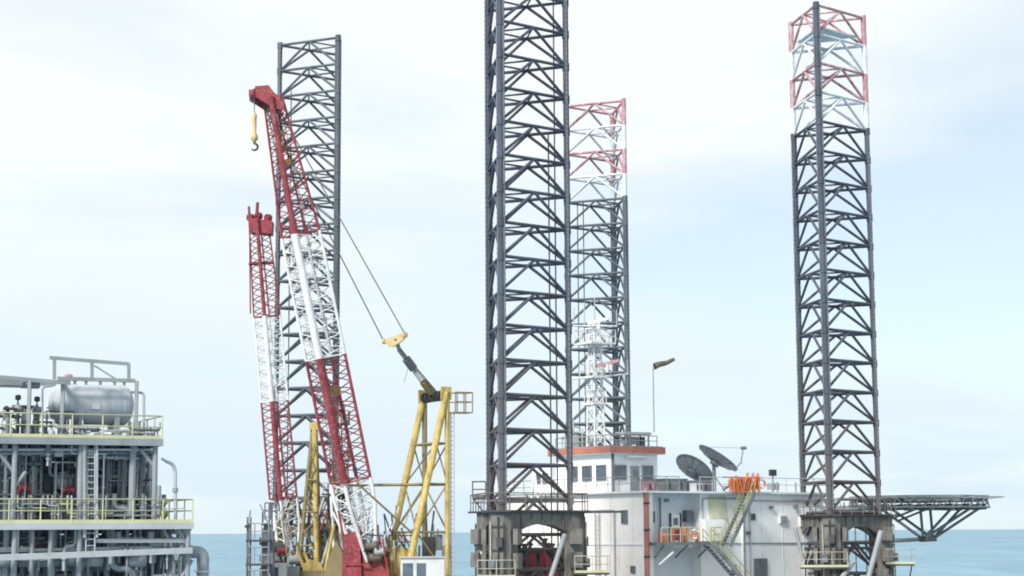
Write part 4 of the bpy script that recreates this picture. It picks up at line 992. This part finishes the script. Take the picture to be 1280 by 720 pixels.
b = MB(); b.prism([P(372, 735, YB - 1.8), P(412, 735, YB - 1.8), P(401, 704, YB - 1.8), P(389, 700, YB - 1.8), P(380, 704, YB - 1.8)], (0, .8, 0)); b.build('base_plate', M['yellow'], cbt)
qc = P(348, 718, YB - 2.5); b = MB(); b.box(qc, (.68, 0, 0), (0, .8, 0), (0, 0, .85)); cbo = b.build('cab', M['white'], cbt)
b = MB(); b.box(qc + Vector((-.2, -.82, .15)), (.3, 0, 0), (0, .02, 0), (0, 0, .4)); b.build('window', M['glass'], cbo)
b = MB(); b.box(P(364, 724, YB - 1.6), (.7, 0, 0), (0, .7, 0), (0, 0, 1.0)); b.build('machinery_house', M['steel'], cbt)
for k, (px, py, r, m) in enumerate(((344, 684, .55, 'dark'), (352, 688, .4, 'red_dk'), (340, 700, .45, 'steel_dk'), (368, 700, .5, 'steel'))):
    q = P(px, py, YB - 1.4); bar('winch_drum', q - Vector((r, 0, 0)), q + Vector((r, .4, 0)), r * .7, M[m], cbt, 16)
b = MB(); b.box(P(352, 715, YB - .5), (1.6, 0, 0), (0, .9, 0), (0, 0, .35)); b.build('winch_bed', M['dark'], cbt)
bar('boom_strut', P(351, 628, YB - .3), P(358, 680, YB - .3), .2, M['white'], cbt, 10)
bar('boom_strut', P(341, 632, YB - .3), P(346, 676, YB - .3), .14, M['white'], cbt, 10)
for k in range(60):
    px, py = random.uniform(338, 432), random.uniform(606, 716); q = P(px, py, YB + random.uniform(-1.6, 2.4))
    e = Vector((random.uniform(-1.0, 1.0), random.uniform(-.4, .4), random.uniform(.2, 1.6)))
    bar('stay', q - Zv * random.uniform(.6, 1.8), q + e, random.choice((.04, .06, .09, .12)), M[random.choice(('dark', 'steel', 'yellow', 'yellow_dk', 'yellow_dk', 'red_dk', 'steel_lt'))], cbt, 6)
for k in range(9):                                   # zigzag lacing of the yellow gantry
    a0, a1 = 555 + k * 16, 555 + (k + 1) * 16; f0, f1 = (a0 - 533) / 200, (a1 - 533) / 200
    xl0, xr0, xl1, xr1 = 393 - 22 * f0, 393 + 3 * f0, 393 - 22 * f1, 393 + 3 * f1
    bar('lacing', P(xl0 if k % 2 else xr0, a0, YB - .8), P(xr1 if k % 2 else xl1, a1, YB - .9), .06, M['yellow_dk'], gn, 6)
# cluttered deck machinery between the two cranes
t = thing('winch_stack', 'cluster of dark winches and pipes between the two crane bases', 'winch', P(412, 700, YB + 1.5))
q = P(412, 725, YB + 2); b = MB(); b.box((q.x, q.y, (q.z + DECK) / 2), (1.5, 0, 0), (0, 1.2, 0), (0, 0, (q.z - DECK) / 2 + .02)); b.build('plinth', M['dark'], t)
for k in range(16):
    px, py = random.uniform(398, 424), random.uniform(625, 718); q = P(px, py, YB + random.uniform(.5, 2.5)); 
    e = Vector((random.choice((-1, 1)) * random.uniform(.2, .9), random.uniform(-.3, .3), random.uniform(.3, 1.8)))
    bar('pipe', q - Zv * random.uniform(.5, 1.5), q + e, random.choice((.06, .09, .14)), M[random.choice(('dark', 'steel', 'yellow_dk', 'steel_dk', 'steel_lt', 'white'))], t)
for k in range(4):
    q = P(random.uniform(402, 420), 662 + k * 14, YB + 1.5); bar('drum', q - Vector((.5, 0, 0)), q + Vector((.4, .2, 0)), .4, M[('steel_dk', 'yellow_dk', 'dark', 'steel')[k]], t, 14)
q = P(413, 690, YB + 2.2); bar('column', (q.x, q.y, DECK), (q.x, q.y, P(413, 605, YB + 2).z), .3, M['steel_dk'], t, 10)
bar('column', P(420, 735, YB - .6), P(413, 605, YB - .6), .12, M['white'], t, 8)
bar('column', P(428, 690, YB - .6), P(420, 612, YB - .6), .10, M['white'], t, 8)
railing([P(404, 618, YB - .4), P(440, 616, YB - .4)], M['steel_lt'], t, .9, .8, .05)
b = MB(); b.box(P(422, 618, YB), (1.2, 0, 0), (0, .8, 0), (0, 0, .06)); b.build('grating', M['dark'], t)

# loose second lattice jib parked upright between the two cranes
t = thing('jib_section', 'slim yellow and red lattice mast standing between the two crane booms', 'mast', P(424, 735, YB + .3))
jf, jt = P(428, 735, YB + .3), P(424, 505, YB + .6); jf.z = DECK - .02
lattice(t, jf, jt, Vector((-.6, .8, 0)), [(0, .9, .9), (.9, .9, .9), (1, .5, .5)], .06, .035, 18, lambda s_: M['yellow_dk'] if s_ < .75 else M['red_dk'])
for s_ in (.5, .72, .9):
    q = jf.lerp(jt, s_); b = MB(); b.box(q, (.8, 0, 0), (0, .7, 0), (0, 0, .05)); b.build('platform', M['dark'], t)
    railing([q + Vector((-.75, -.65, .05)), q + Vector((.75, -.65, .05)), q + Vector((.75, .65, .05))], M['yellow_dk'], t, 1.0, .7, .035)
# ---------- access tower at the hull's left edge
YT = 141.0
t = thing('access_tower', 'narrow dark access tower with railings at the left hull edge', 'access tower', P(322, 720, YT))
xs = (P(309, 690, YT).x, P(336, 690, YT).x)
for x_ in xs:
    for y_ in (YT, YT + 1.6): bar('post', (x_, y_, DECK - .05), (x_, y_, P(322, 646 if x_ == xs[0] else 628, YT).z), .08, M['steel_dk'], t)
for py in (676, 706, 735):
    zz = P(322, py, YT).z
    b = MB(); b.box(((xs[0] + xs[1]) / 2, YT + .8, zz), ((xs[1] - xs[0]) / 2 + .1, 0, 0), (0, .9, 0), (0, 0, .07)); b.build('platform', M['dark'], t)
    railing([Vector((xs[1], YT, zz + .07)), Vector((xs[0], YT, zz + .07)), Vector((xs[0], YT + 1.6, zz + .07))], M['steel'], t, 1.25, .6, .045)
b = MB(); b.box(P(335, 690, YT + 1.2), (.45, 0, 0), (0, .5, 0), (0, 0, 1.6)); b.build('cabinet', M['steel_dk'], t)
railing([P(331, 650, YT + .4), P(346, 650, YT + .4)], M['steel_dk'], t, 1.3, .5, .05)
q = P(312, 646, YT); bar('lamp_post', q, P(313, 638, YT), .05, M['steel_dk'], t); b = MB(); b.box(P(309, 658, YT - .1), (.17, 0, 0), (0, .15, 0), (0, 0, .1)); b.build('lamp', M['dark'], t)

# ------------------------------------------------------------------ process platform (left)
ANG = R(25); PW = Vector((math.cos(ANG), math.sin(ANG), 0)); PN = Vector((-PW.y, PW.x, 0))
O0 = P(120, 600, 87.0); O0.z = 0
def Tt(px, d=0.0, py=620):
    r_ = ray(px, py); q = O0 + PN * d; rn = r_.dot(PN); k = q.dot(PN) / rn; h = r_ * k; return (h - q).dot(PW)
def Zt(px, py, d=0.0):
    r_ = ray(px, py); q = O0 + PN * d; k = q.dot(PN) / r_.dot(PN); return H + r_.z * k
def LP(t_, d, z): q = O0 + PW * t_ + PN * d; return Vector((q.x, q.y, z))
def PP(px, py, d=0.0): return LP(Tt(px, d, py), d, Zt(px, py, d))
zU = Zt(120, 548); zL = Zt(120, 654); zC = H - 5.2
tR, tR2, tLft = Tt(203), Tt(243), Tt(-110)
PD = 9.0
pf = thing('process_platform', 'grey steel process platform with pale yellow guard rails at the left edge', 'platform', LP((tLft + tR2) / 2, PD / 2, 0))
def pbox(name, t0, t1, d0, d1, z0, z1, m, parent):
    b = MB(); b.box(LP((t0 + t1) / 2, (d0 + d1) / 2, (z0 + z1) / 2), PW * (t1 - t0) / 2, PN * (d1 - d0) / 2, (0, 0, (z1 - z0) / 2)); return b.build(name, m, parent)
def mkdeck(t1, z, th):
    dk = pbox('deck', tLft, t1, 0.12, PD, z - .1, z, M['steel'], pf)
    pbox('edge_beam', tLft, t1, 0, .12, z - th, z + .02, M['steel'] if z > H + 2 else M['steel_lt'], dk)
    pbox('edge_beam', t1 - .14, t1, .12, PD, z - th, z - .1, M['steel'], dk)
    n = int((t1 - tLft) / 1.5)
    for k in range(n): tt = t1 - .9 - k * 1.5; pbox('joist', tt - .06, tt + .06, .14, PD, z - th, z - .1, M['steel'], dk)
    for d in (3, 6, 8.7): pbox('girder', tLft, t1 - .15, d - .1, d + .1, z - th - .2, z - .104, M['steel'], dk)
    railing([LP(tLft, .06, z), LP(t1 - .06, .06, z), LP(t1 - .06, PD - .1, z)], M['rail_y'], pf, 1.12, 1.5, .035, toe=M['rail_y'])
    return dk
mkdeck(tR, zU, .31); mkdeck(tR2, zL, .29); mkdeck(Tt(240), zC, .5)
def column(px, d, z0, z1, r=.12, m='steel'): q = LP(Tt(px, d), d, z0); bar('column', q, (q.x, q.y, z1), r, M[m], pf, 10)
for (px, d, r) in ((17, .35, .13), (100, .35, .15), (106, .55, .1), (165, .6, .17), (193, .35, .13), (20, 5, .15), (110, 5, .15), (185, 5, .15), (190, 8.6, .15), (60, 8.6, .15)): column(px, d, zL - .01, zU - .1, r)
for (px, d, r) in ((20, .35, .14), (42, .5, .1), (65, .4, .12), (101, .4, .13), (236, .3, .12), (150, 5, .16), (30, 5, .16), (232, 5, .15), (170, 8.6, .15)): column(px, d, zC - .01, zL - .1, r)
for (px, d) in ((-60, .8), (225, .8), (-40, 8.4), (228, 8.4)):
    q = LP(Tt(px, d), d, -6); bar('jacket_leg', q, (q.x, q.y, zC - .1), .55, M['yellow'], pf, 16)
for (a, c, d) in (((176, 562), (193, 584), .4), ((0, 568), (17, 590), .4), ((32, 590), (17, 610), .4), ((222, 658), (238, 690), .4), ((238, 660), (220, 700), .5), ((205, 662), (222, 700), .5), ((240, 700), (222, 730), .4)):
    bar('knee_brace', PP(*a, d), PP(*c, d), .09, M['steel'], pf)
# pipe rack beam under the lower deck
beam('rack_beam', PP(-60, 699, -.15), PP(240, 688, .0), .1, .14, M['steel_lt'], pf)
beam('rack_beam', PP(-60, 690, .8), PP(240, 683, .8), .06, .07, M['steel_lt'], pf)
beam('rack_beam', PP(120, 676, .4), PP(232, 676, .4), .06, .09, M['steel_lt'], pf)
# under-deck pipes below the upper deck
for (py, d, r) in ((562, .5, .07), (566, 1.2, .1), (570, 2.4, .08), (574, 4.0, .12)):
    pipe([PP(-60, py, d), PP(190 - d * 5, py, d)], r, M['steel_lt'] if d < 2 else M['steel'], pf)
# ladder
lad = ladder(PP(113, 690, .25), PP(113, 556, .25), M['steel_lt'], pf, PW, .42, .28, .04)
for s_ in (-1, 1): beam('ladder_rail', PP(113 + s_ * 8, 672, .2), PP(113 + s_ * 8, 556, .2), .05, .05, M['steel_lt'], lad)
# frame over the tank
fb = [PP(62, 447, 1.2), PP(162, 455, 1.2)]
fr = beam('roof_frame', fb[0], fb[1], .06, .08, M['steel'], pf)
beam('lower_beam', PP(72, 473, 1.2), PP(169, 476, 1.2), .06, .09, M['steel'], fr)
for (px, y0, y1) in ((68, 447, 474), (115, 452, 474), (161, 455, 476)): beam('frame_post', PP(px, y1, 1.2), PP(px, y0, 1.2), .07, .07, M['steel'], fr)
beam('frame_brace', PP(118, 457, 1.2), PP(145, 474, 1.2), .035, .035, M['steel'], fr)
for (px, d) in ((168, 1.2), (75, 1.2), (33, 1.0), (168, 4.5), (75, 4.5)):
    q = LP(Tt(px, d), d, zU - .01); beam('frame_post', q, (q.x, q.y, Zt(px, 476, d)), .08, .08, M['steel'], fr)
beam('roof_beam', PP(-40, 468, 1.0), PP(88, 479, 1.0), .06, .09, M['steel'], fr)
beam('roof_beam', PP(-40, 474, 3.0), PP(70, 480, 3.0), .06, .12, M['steel'], fr)
beam('roof_beam', PP(33, 478, 1.0), PP(45, 476, 5.0), .06, .1, M['steel'], fr)
beam('roof_beam', PP(75, 478, 1.2), PP(86, 477, 5.0), .06, .1, M['steel'], fr)
b = MB(); b.box(PP(5, 480, 2.2), PW * .9, PN * .8, (0, 0, .1)); b.build('canopy', M['steel'], fr)
b = MB(); b.box(PP(38, 482, 1.4), PW * .4, PN * .3, (0, 0, .12)); b.build('lamp_tray', M['steel_dk'], fr)
# gooseneck pipes by the tank
pipe([PP(53, 540, 1.0), PP(53, 484, 1.0), PP(66, 482, 1.0)], .05, M['steel'], pf)
pipe([PP(163, 490, 1.6), PP(180, 491, 1.3), PP(180, 547, 1.3)], .06, M['steel_lt'], pf)
# tank
dT = 2.6; rT = (Zt(112, 481, dT) - Zt(112, 531, dT)) / 2; zT = Zt(112, 506, dT)
t0, t1 = Tt(58, dT), Tt(164, dT)
tk = thing('storage_tank', 'pale grey horizontal pressure tank on the upper platform deck', 'tank', LP((t0 + t1) / 2, dT, zU))
b = MB(); prf = [(0, .05), (.06, .45), (.16, .72), (.3, .9), (.45, 1.0)]
pts = [(t0 + a_ * rT, r_ * rT) for a_, r_ in prf] + [(t1 - a_ * rT, r_ * rT) for a_, r_ in reversed(prf)]
b.sweep([LP(a_, dT, zT) for a_, _ in pts], [r_ for _, r_ in pts], 32)
tank_m = mat('pale_blue_grey_tank_paint', (.41, .445, .49), .8, vary=.12, dirt=(.27, .28, .30), dirt_amt=.42, dirt_scale=(.8, .8, .2), spec=.15)
bd = b.build('shell', tank_m, tk)
for px in (95, 140):
    tt = Tt(px, dT); b = MB(); b.box(LP(tt, dT, (zU + zT - rT * .6) / 2), PW * .12, PN * rT * .8, (0, 0, (zT - rT * .6 - zU) / 2 + .005)); b.build('saddle', M['steel'], tk)
for px in (74, 90, 104, 122, 140, 152):
    q = LP(Tt(px, dT), dT, zT + rT * .9); nz_ = bar('nozzle', q, q + Zv * .32, .07, M['steel'], tk, 10); bar('flange', q + Zv * .26, q + Zv * .34, .13, M['steel_lt'], nz_, 12)
for px in (78, 148):
    tt = Tt(px, dT); b = MB(); b.sweep([LP(tt - .04, dT, zT), LP(tt + .04, dT, zT)], rT * 1.012, 32, caps=False); b.build('weld_band', tank_m, tk)
q = PP(120, 508, dT - rT * 1.0); b = MB(); b.box(q, PW * .2, PN * .02, (0, 0, .13)); b.build('name_plate', M['steel_lt'], tk)
# a red safety valve on top
t = thing('relief_valve', 'small dull red relief valve on top of the grey tank', 'valve', PP(80, 474, dT))
q = LP(Tt(82, dT), dT, zT + rT * .95); bar('stem', q, q + Zv * .3, .06, M['leg_red'], t); b = MB(); b.sweep([q + Zv * .25, q + Zv * .35, q + Zv * .5, q + Zv * .56], [.08, .2, .2, .06], 10); b.build('bonnet', M['leg_red'], t)
# pump / valve clusters on the upper deck, left
def valve(label, px, py, d, zdeck, m, wheel=True, r=.17, group=None, head=None):
    q = LP(Tt(px, d), d, zdeck); top = Zt(px, py, d)
    t = thing('hand_valve', label, 'valve', q, group)
    bar('riser', q - Zv * .01, (q.x, q.y, top - .25), .07, m, t, 10)
    b = MB(); c = Vector((q.x, q.y, top - .55)); b.sweep([c - Zv * .2, c - Zv * .1, c + Zv * .1, c + Zv * .22], [.1, r, r, .08], 12); b.build('body', m, t)
    bar('stem', c + Zv * .2, (q.x, q.y, top), .035, M['dark'], t, 8)
    if wheel:
        cc_ = Vector((q.x, q.y, top)); b = MB(); b.sweep([cc_ + PW * math.cos(a) * r * 1.5 + PN * math.sin(a) * r * 1.5 for a in [2 * math.pi * k / 16 for k in range(17)]], .035, 6); hw_ = b.build('hand_wheel', M['dark'], t)
        for k in range(2): a = math.pi / 2 * k; dv = (PW * math.cos(a) + PN * math.sin(a)) * r * 1.5; bar('spoke', cc_ - dv, cc_ + dv, .025, M['dark'], hw_, 6)
    else:
        b = MB(); c2 = Vector((q.x, q.y, top)); b.sweep([c2 - Zv * .12, c2 - Zv * .08, c2 + Zv * .1, c2 + Zv * .14], [.07, .14, .14, .05], 12); b.build('actuator', head or M['dark'], t)
    fl = bar('flange', (q.x, q.y, top - .95), (q.x, q.y, top - .87), .16, m, t, 12)
valve('upright valve with dark cap at the far left of the upper deck', 19, 497, 1.6, zU, M['steel'], False, .22)
valve('upright valve with dark cap beside the tank end', 43, 499, 1.4, zU, M['steel_dk'], False, .24)
valve('low pale valve between the two dark capped ones', 29, 508, 1.8, zU, M['steel_lt'], True, .2)
valve('low valve at the left edge of the upper deck', 6, 516, 1.2, zU, M['steel_lt'], True, .22)
valve('pale valve low under the left end of the tank', 62, 528, 1.2, zU, M['steel_lt'], True, .18)
for k in range(34):
    px, py = random.uniform(-10, 62), random.uniform(505, 543); d = random.uniform(1, 3.5)
    a = PP(px, py, d); L_ = random.uniform(.4, 1.4)
    pipe([a, a + PW * L_, Vector((a + PW * L_).to_tuple()[:2] + (zU,))] if k % 2 else [Vector((a.x, a.y, zU)), a, a + PN * L_], random.choice((.03, .05, .07, .1)), M[random.choice(('steel', 'steel_lt', 'steel_dk', 'dark', 'rail_y'))], pf)
for k, px in enumerate((80, 92, 103, 118, 128, 150, 158)):
    d = 1.5 + (k % 3) * .5; a = PP(px, 540, d); pipe([LP(Tt(px, d), d, zU), Vector((a.x, a.y, zU + .3 + .1 * (k % 3))), Vector((a.x, a.y, zU + .3 + .1 * (k % 3))) + PW * .8], .08, M['white' if k % 2 else 'steel'], pf)

# ---- mid level: dark generator skid with round cover, red valves
t0, t1 = Tt(-60, 3), Tt(93, 3)
sk = thing('generator_skid', 'large dark grey equipment skid with round cover on the lower deck', 'equipment', LP((t0 + t1) / 2, 4.4, zL))
pbox('casing', t0, t1, 3, 5.8, zL - .005, Zt(60, 578, 3), M['steel_dk'], sk)
for k in range(11):
    px = 2 + k * 4.2; pbox('louver', Tt(px, 2.9) - .03, Tt(px, 2.9) + .03, 2.94, 3.0, zL + .5, zL + 2.6, M['steel'], sk)
for (px, py, r, m) in ((80, 601, .46, 'steel'), (80, 601, .36, 'steel_lt')):
    q = PP(px, py, 2.2); bar('round_cover', q + PN * .85, q - PN * (.06 if r > .4 else .1), r, M[m], sk, 24)
for (px) in (52, 66): beam('frame_rib', PP(px, 650, 2.95), PP(px, 580, 2.95), .05, .06, M['dark'], sk)
beam('frame_rib', PP(48, 590, 2.93), PP(93, 588, 2.93), .05, .06, M['dark'], sk)
def red_valve(label, px, py, d):
    q = PP(px, py, d); t = thing('red_valve', label, 'valve', q)
    bar('body', q - PW * .22, q + PW * .22, .16, M['red'], t, 12); bar('flange', q - PW * .26, q - PW * .2, .24, M['red'], t, 12); bar('flange', q + PW * .2, q + PW * .26, .24, M['red'], t, 12)
    bar('riser', (q.x, q.y, zL - .01), q, .09, M['steel_dk'], t); bar('stem', q, q + Zv * .42, .06, M['red'], t)
red_valve('bright red valve below the round cover on the lower deck', 85, 613, 1.4)
red_valve('small red valve on the lower deck at far left of the dark skid', 30, 611, 1.1)
# vertical vessel, dark
q = LP(Tt(141, 2.8), 2.8, zL)
vv = thing('vertical_vessel', 'dark upright vessel with ringed bands right of the ladder', 'vessel', q)
hv = Zt(141, 566, 2.8) - zL; b = MB(); b.sweep([q, q + Zv * .35, q + Zv * .36, q + Zv * (hv - .4), q + Zv * (hv - .15), q + Zv * hv], [.2, .22, .5, .5, .38, .1], 20); b.build('shell', M['steel_dk'], vv)
for k in range(4): z_ = .55 + k * .62; bar('band', q + Zv * z_, q + Zv * (z_ + .08), .56, M['steel'], vv, 20)
for k in range(3): e = q + Zv * (.8 + .6 * k); bar('nozzle', e, e + PW * .9 - PN * .3, .09, M['steel'], vv, 10)
valve('dark wheeled valve on a tall stem near the right end of the lower deck', 182, 600, 1.4, zL, M['steel_dk'], True, .2)
valve('low wheeled valve next to the vertical vessel on the lower deck', 160, 628, 1.2, zL, M['steel'], True, .18)
valve('low dark valve behind the railing below the tall wheeled one', 190, 630, 2.0, zL, M['steel_dk'], False, .2)
valve('low olive capped valve by the vent pipe on the lower deck', 206, 628, 1.0, zL, M['olive'], False, .18, head=M['olive'])
valve('squat dark valve right of the vertical vessel foot', 172, 634, 1.6, zL, M['steel_dk'], True, .16)
# second equipment block behind
t0, t1 = Tt(98, 6), Tt(160, 6)
s2 = thing('cooler_block', 'dark cooler block behind the vertical vessel on the lower deck', 'equipment', LP((t0 + t1) / 2, 7, zL))
pbox('casing', t0, t1, 6, 8, zL - .005, zL + 2.6, M['steel_dk'], s2)
for k in range(4): pbox('fin', t0 + .1, t1 - .1, 5.95, 6.0, zL + .4 + k * .55, zL + .7 + k * .55, M['dark'], s2)
for k in range(2): q = LP(t0 + (t1 - t0) * (.25 + .5 * k), 7, zL + 2.59); bar('fan_cowl', q, q + Zv * .35, .55, M['steel'], s2, 20)
# vent stack right
vs_ = thing('vent_pipe', 'grey vent pipe with bent tip at the right end of the lower deck', 'vent pipe', LP(Tt(219, .6), .6, zL))
pipe([LP(Tt(220, .6), .6, zL - .01), PP(219, 588, .6), PP(216, 580, .6), PP(208, 577, .6)], .085, M['steel_lt'], vs_, rad=.15)
q = PP(219, 615, .6); bar('collar', q, q + Zv * .2, .14, M['steel'], vs_); q = PP(208, 577, .6); bar('nozzle', q, PP(202, 573, .6), .06, M['steel_lt'], vs_)
# pipe jungle, mid and lower storeys
def jungle(n, px0, px1, zlo, zhi, d0, d1, rs=(.05, .07, .1, .14), mats=('steel', 'steel_lt', 'steel_lt', 'steel_dk'), vert=.55):
    for k in range(n):
        d = random.uniform(d0, d1); px = random.uniform(px0, px1); t_ = Tt(px, d); r = random.choice(rs); m = M[random.choice(mats)]
        za, zb_ = zlo, zhi
        if random.random() < vert:
            q0, q1 = LP(t_, d, za), LP(t_, d, zb_)
            if random.random() < .5:
                zz = random.uniform(za + .5, zb_ - .4); s_ = random.choice((-1, 1)) * random.uniform(.5, 1.6)
                tt2 = max(min(t_ + s_, Tt(px1, d)), Tt(px0, d))
                if abs(tt2 - t_) < .3: continue
                pipe([q0, LP(t_, d, zz), LP(tt2, d, zz), LP(tt2, d, zb_)], r, m, pf, flanges=[(LP(t_, d, (za + zz) / 2), (0, 0, 1))])
            else:
                pipe([q0, q1], r, m, pf, flanges=[(LP(t_, d, random.uniform(za + .3, zb_ - .3)), (0, 0, 1)), (LP(t_, d, random.uniform(za + .3, zb_ - .3)), (0, 0, 1))])
        else:
            zz = random.uniform(za + .3, zb_ - .25); L_ = random.uniform(1.2, 3.5)
            tt2 = min(t_ + L_, Tt(px1, d))
            if tt2 - t_ < .4: continue
            pipe([LP(t_, d, za if random.random() < .5 else zb_), LP(t_, d, zz), LP(tt2, d, zz), LP(tt2, d + random.uniform(.6, 1.5), zz)], r, m, pf, flanges=[(LP((t_ + tt2) / 2, d, zz), PW), (LP(t_ * .3 + tt2 * .7, d, zz), PW)])
jungle(26, -30, 52, zL, zU - .1, 1.2, 2.7, (.03, .05, .07, .09), ('steel', 'steel_dk', 'steel_lt', 'steel_dk'))
jungle(34, 116, 178, zL, zU - .1, 1.0, 3.5, (.04, .06, .09, .12), ('steel', 'steel_dk', 'steel_lt', 'steel_dk'))
jungle(8, 176, 200, zL, zL + 1.8, 1.0, 3.5, (.04, .06, .09))
jungle(6, 55, 95, zL, zU - .1, 1.8, 2.7, (.03, .04), ('steel', 'steel_dk'), 1.0)
jungle(34, 90, 205, zL, zL + 1.4, .8, 3.0, (.05, .08, .12), ('steel', 'steel_dk', 'steel_dk'))
jungle(22, -10, 190, zL + 2.2, zU - .1, 3.6, 7, (.06, .1, .15), ('steel', 'steel_dk'), .3)
jungle(34, -30, 196, zL, zU - .1, .9, 2.6, (.03, .045, .06, .08), ('steel_lt', 'steel_lt', 'steel', 'white'), .65)
jungle(26, 108, 186, zL, zU - .3, 1.2, 4.5, (.06, .1, .14), ('steel_lt', 'steel', 'steel_dk'), .5)
jungle(26, -30, 232, zL, zL + 1.3, .25, .9, (.025, .035, .05), ('steel_lt', 'steel', 'steel', 'rail_y'), .7)
jungle(16, 60, 198, zU, zU + .9, .3, 1.4, (.025, .04, .06), ('steel_lt', 'steel', 'steel_dk', 'white'), .4)
jungle(14, -30, 195, zU - 1.3, zU - .3, .4, 2.0, (.03, .045, .06), ('steel_lt', 'steel', 'steel_dk'), .3)
for k in range(14):
    px = 4 + k * 13.6; d = .5 + (k % 4) * .35; q = LP(Tt(px, d), d, zU - .3); b = MB(); b.box(q - Zv * (.16 + .1 * (k % 3)), PW * (.1 + .05 * (k % 3)), PN * .12, (0, 0, .14 + .04 * (k % 2))); b.build('junction_box', M[('steel', 'steel_dk', 'steel_lt')[k % 3]], pf)
# lower storey: dark block added at the back to darken the gaps, pipes in front
t0, t1 = Tt(-70, 4.5), Tt(206, 4.5)
s3 = thing('dark_backing', 'long dark block added as backdrop under the lower deck behind the pipes', 'equipment', LP((t0 + t1) / 2, 6, zC))
pbox('casing', t0, t1, 4.5, 8, zC - .005, zL - .55, M['steel_dk'], s3)
for k in range(9): tt = t0 + (t1 - t0) * (k + .5) / 9; pbox('rib', tt - .06, tt + .06, 4.4, 4.5, zC + .1, zL - 1.25, M['dark'], s3)
jungle(70, -40, 225, zC, zL - .1, .6, 4.0, (.05, .08, .11, .16))
jungle(44, -40, 228, zL - 2.2, zL - .1, .5, 3.0, (.04, .06, .09), ('steel_lt', 'steel_lt', 'white', 'steel'), .6)
jungle(16, 115, 225, zL - 1.9, zL - .4, .6, 3.5, (.08, .12, .17), ('steel', 'steel_lt'), .15)
for k in range(7):
    px = 8 + k * 27; d = 1.0 + (k % 3) * .6; q = PP(px, 700, d); L_ = .9
    t = thing('pump_drum', ['grey pump drum at far left of the lowest storey', 'second grey pump drum from left under the rack beam', 'pale pump drum under the middle of the dark skid', 'dark pump drum left of the ladder foot', 'pale pump drum right of the ladder foot', 'dark pump drum beneath the vertical vessel', 'grey pump drum at right end below the rack beam'][k], 'pump', LP(Tt(px, d), d, zC), 'pump drums under the lower deck')
    m_ = M[('steel', 'steel', 'steel_lt', 'steel_dk', 'steel_lt', 'steel_dk', 'steel')[k]]
    b = MB(); b.sweep([q - PW * .5, q - PW * .42, q + PW * .42, q + PW * .5], [.18, .34, .34, .18], 16); b.build('drum', m_, t)
    for s_ in (-.25, .25): a = q + PW * s_; bar('leg', (a.x, a.y, zC - .005), a, .07, M['steel_dk'], t)
    bar('nozzle', q, q + Zv * .6, .07, m_, t)
# big grey duct elbow at the right
t = thing('discharge_duct', 'wide grey duct turning down beside the platform right edge', 'duct', LP(Tt(258), 0.5, zC))
pipe([PP(232, 690, .9), PP(254, 690, .9), LP(Tt(254, .9), .9, zC - 3)], .30, M['steel'], t, name='duct_bend', n=14, rad=.35)
for k in range(2): q = LP(Tt(254, .9), .9, H - 1.9 - 1.2 * k); bar('flange', q, q + Zv * .1, .38, M['steel_lt'], t, 16)
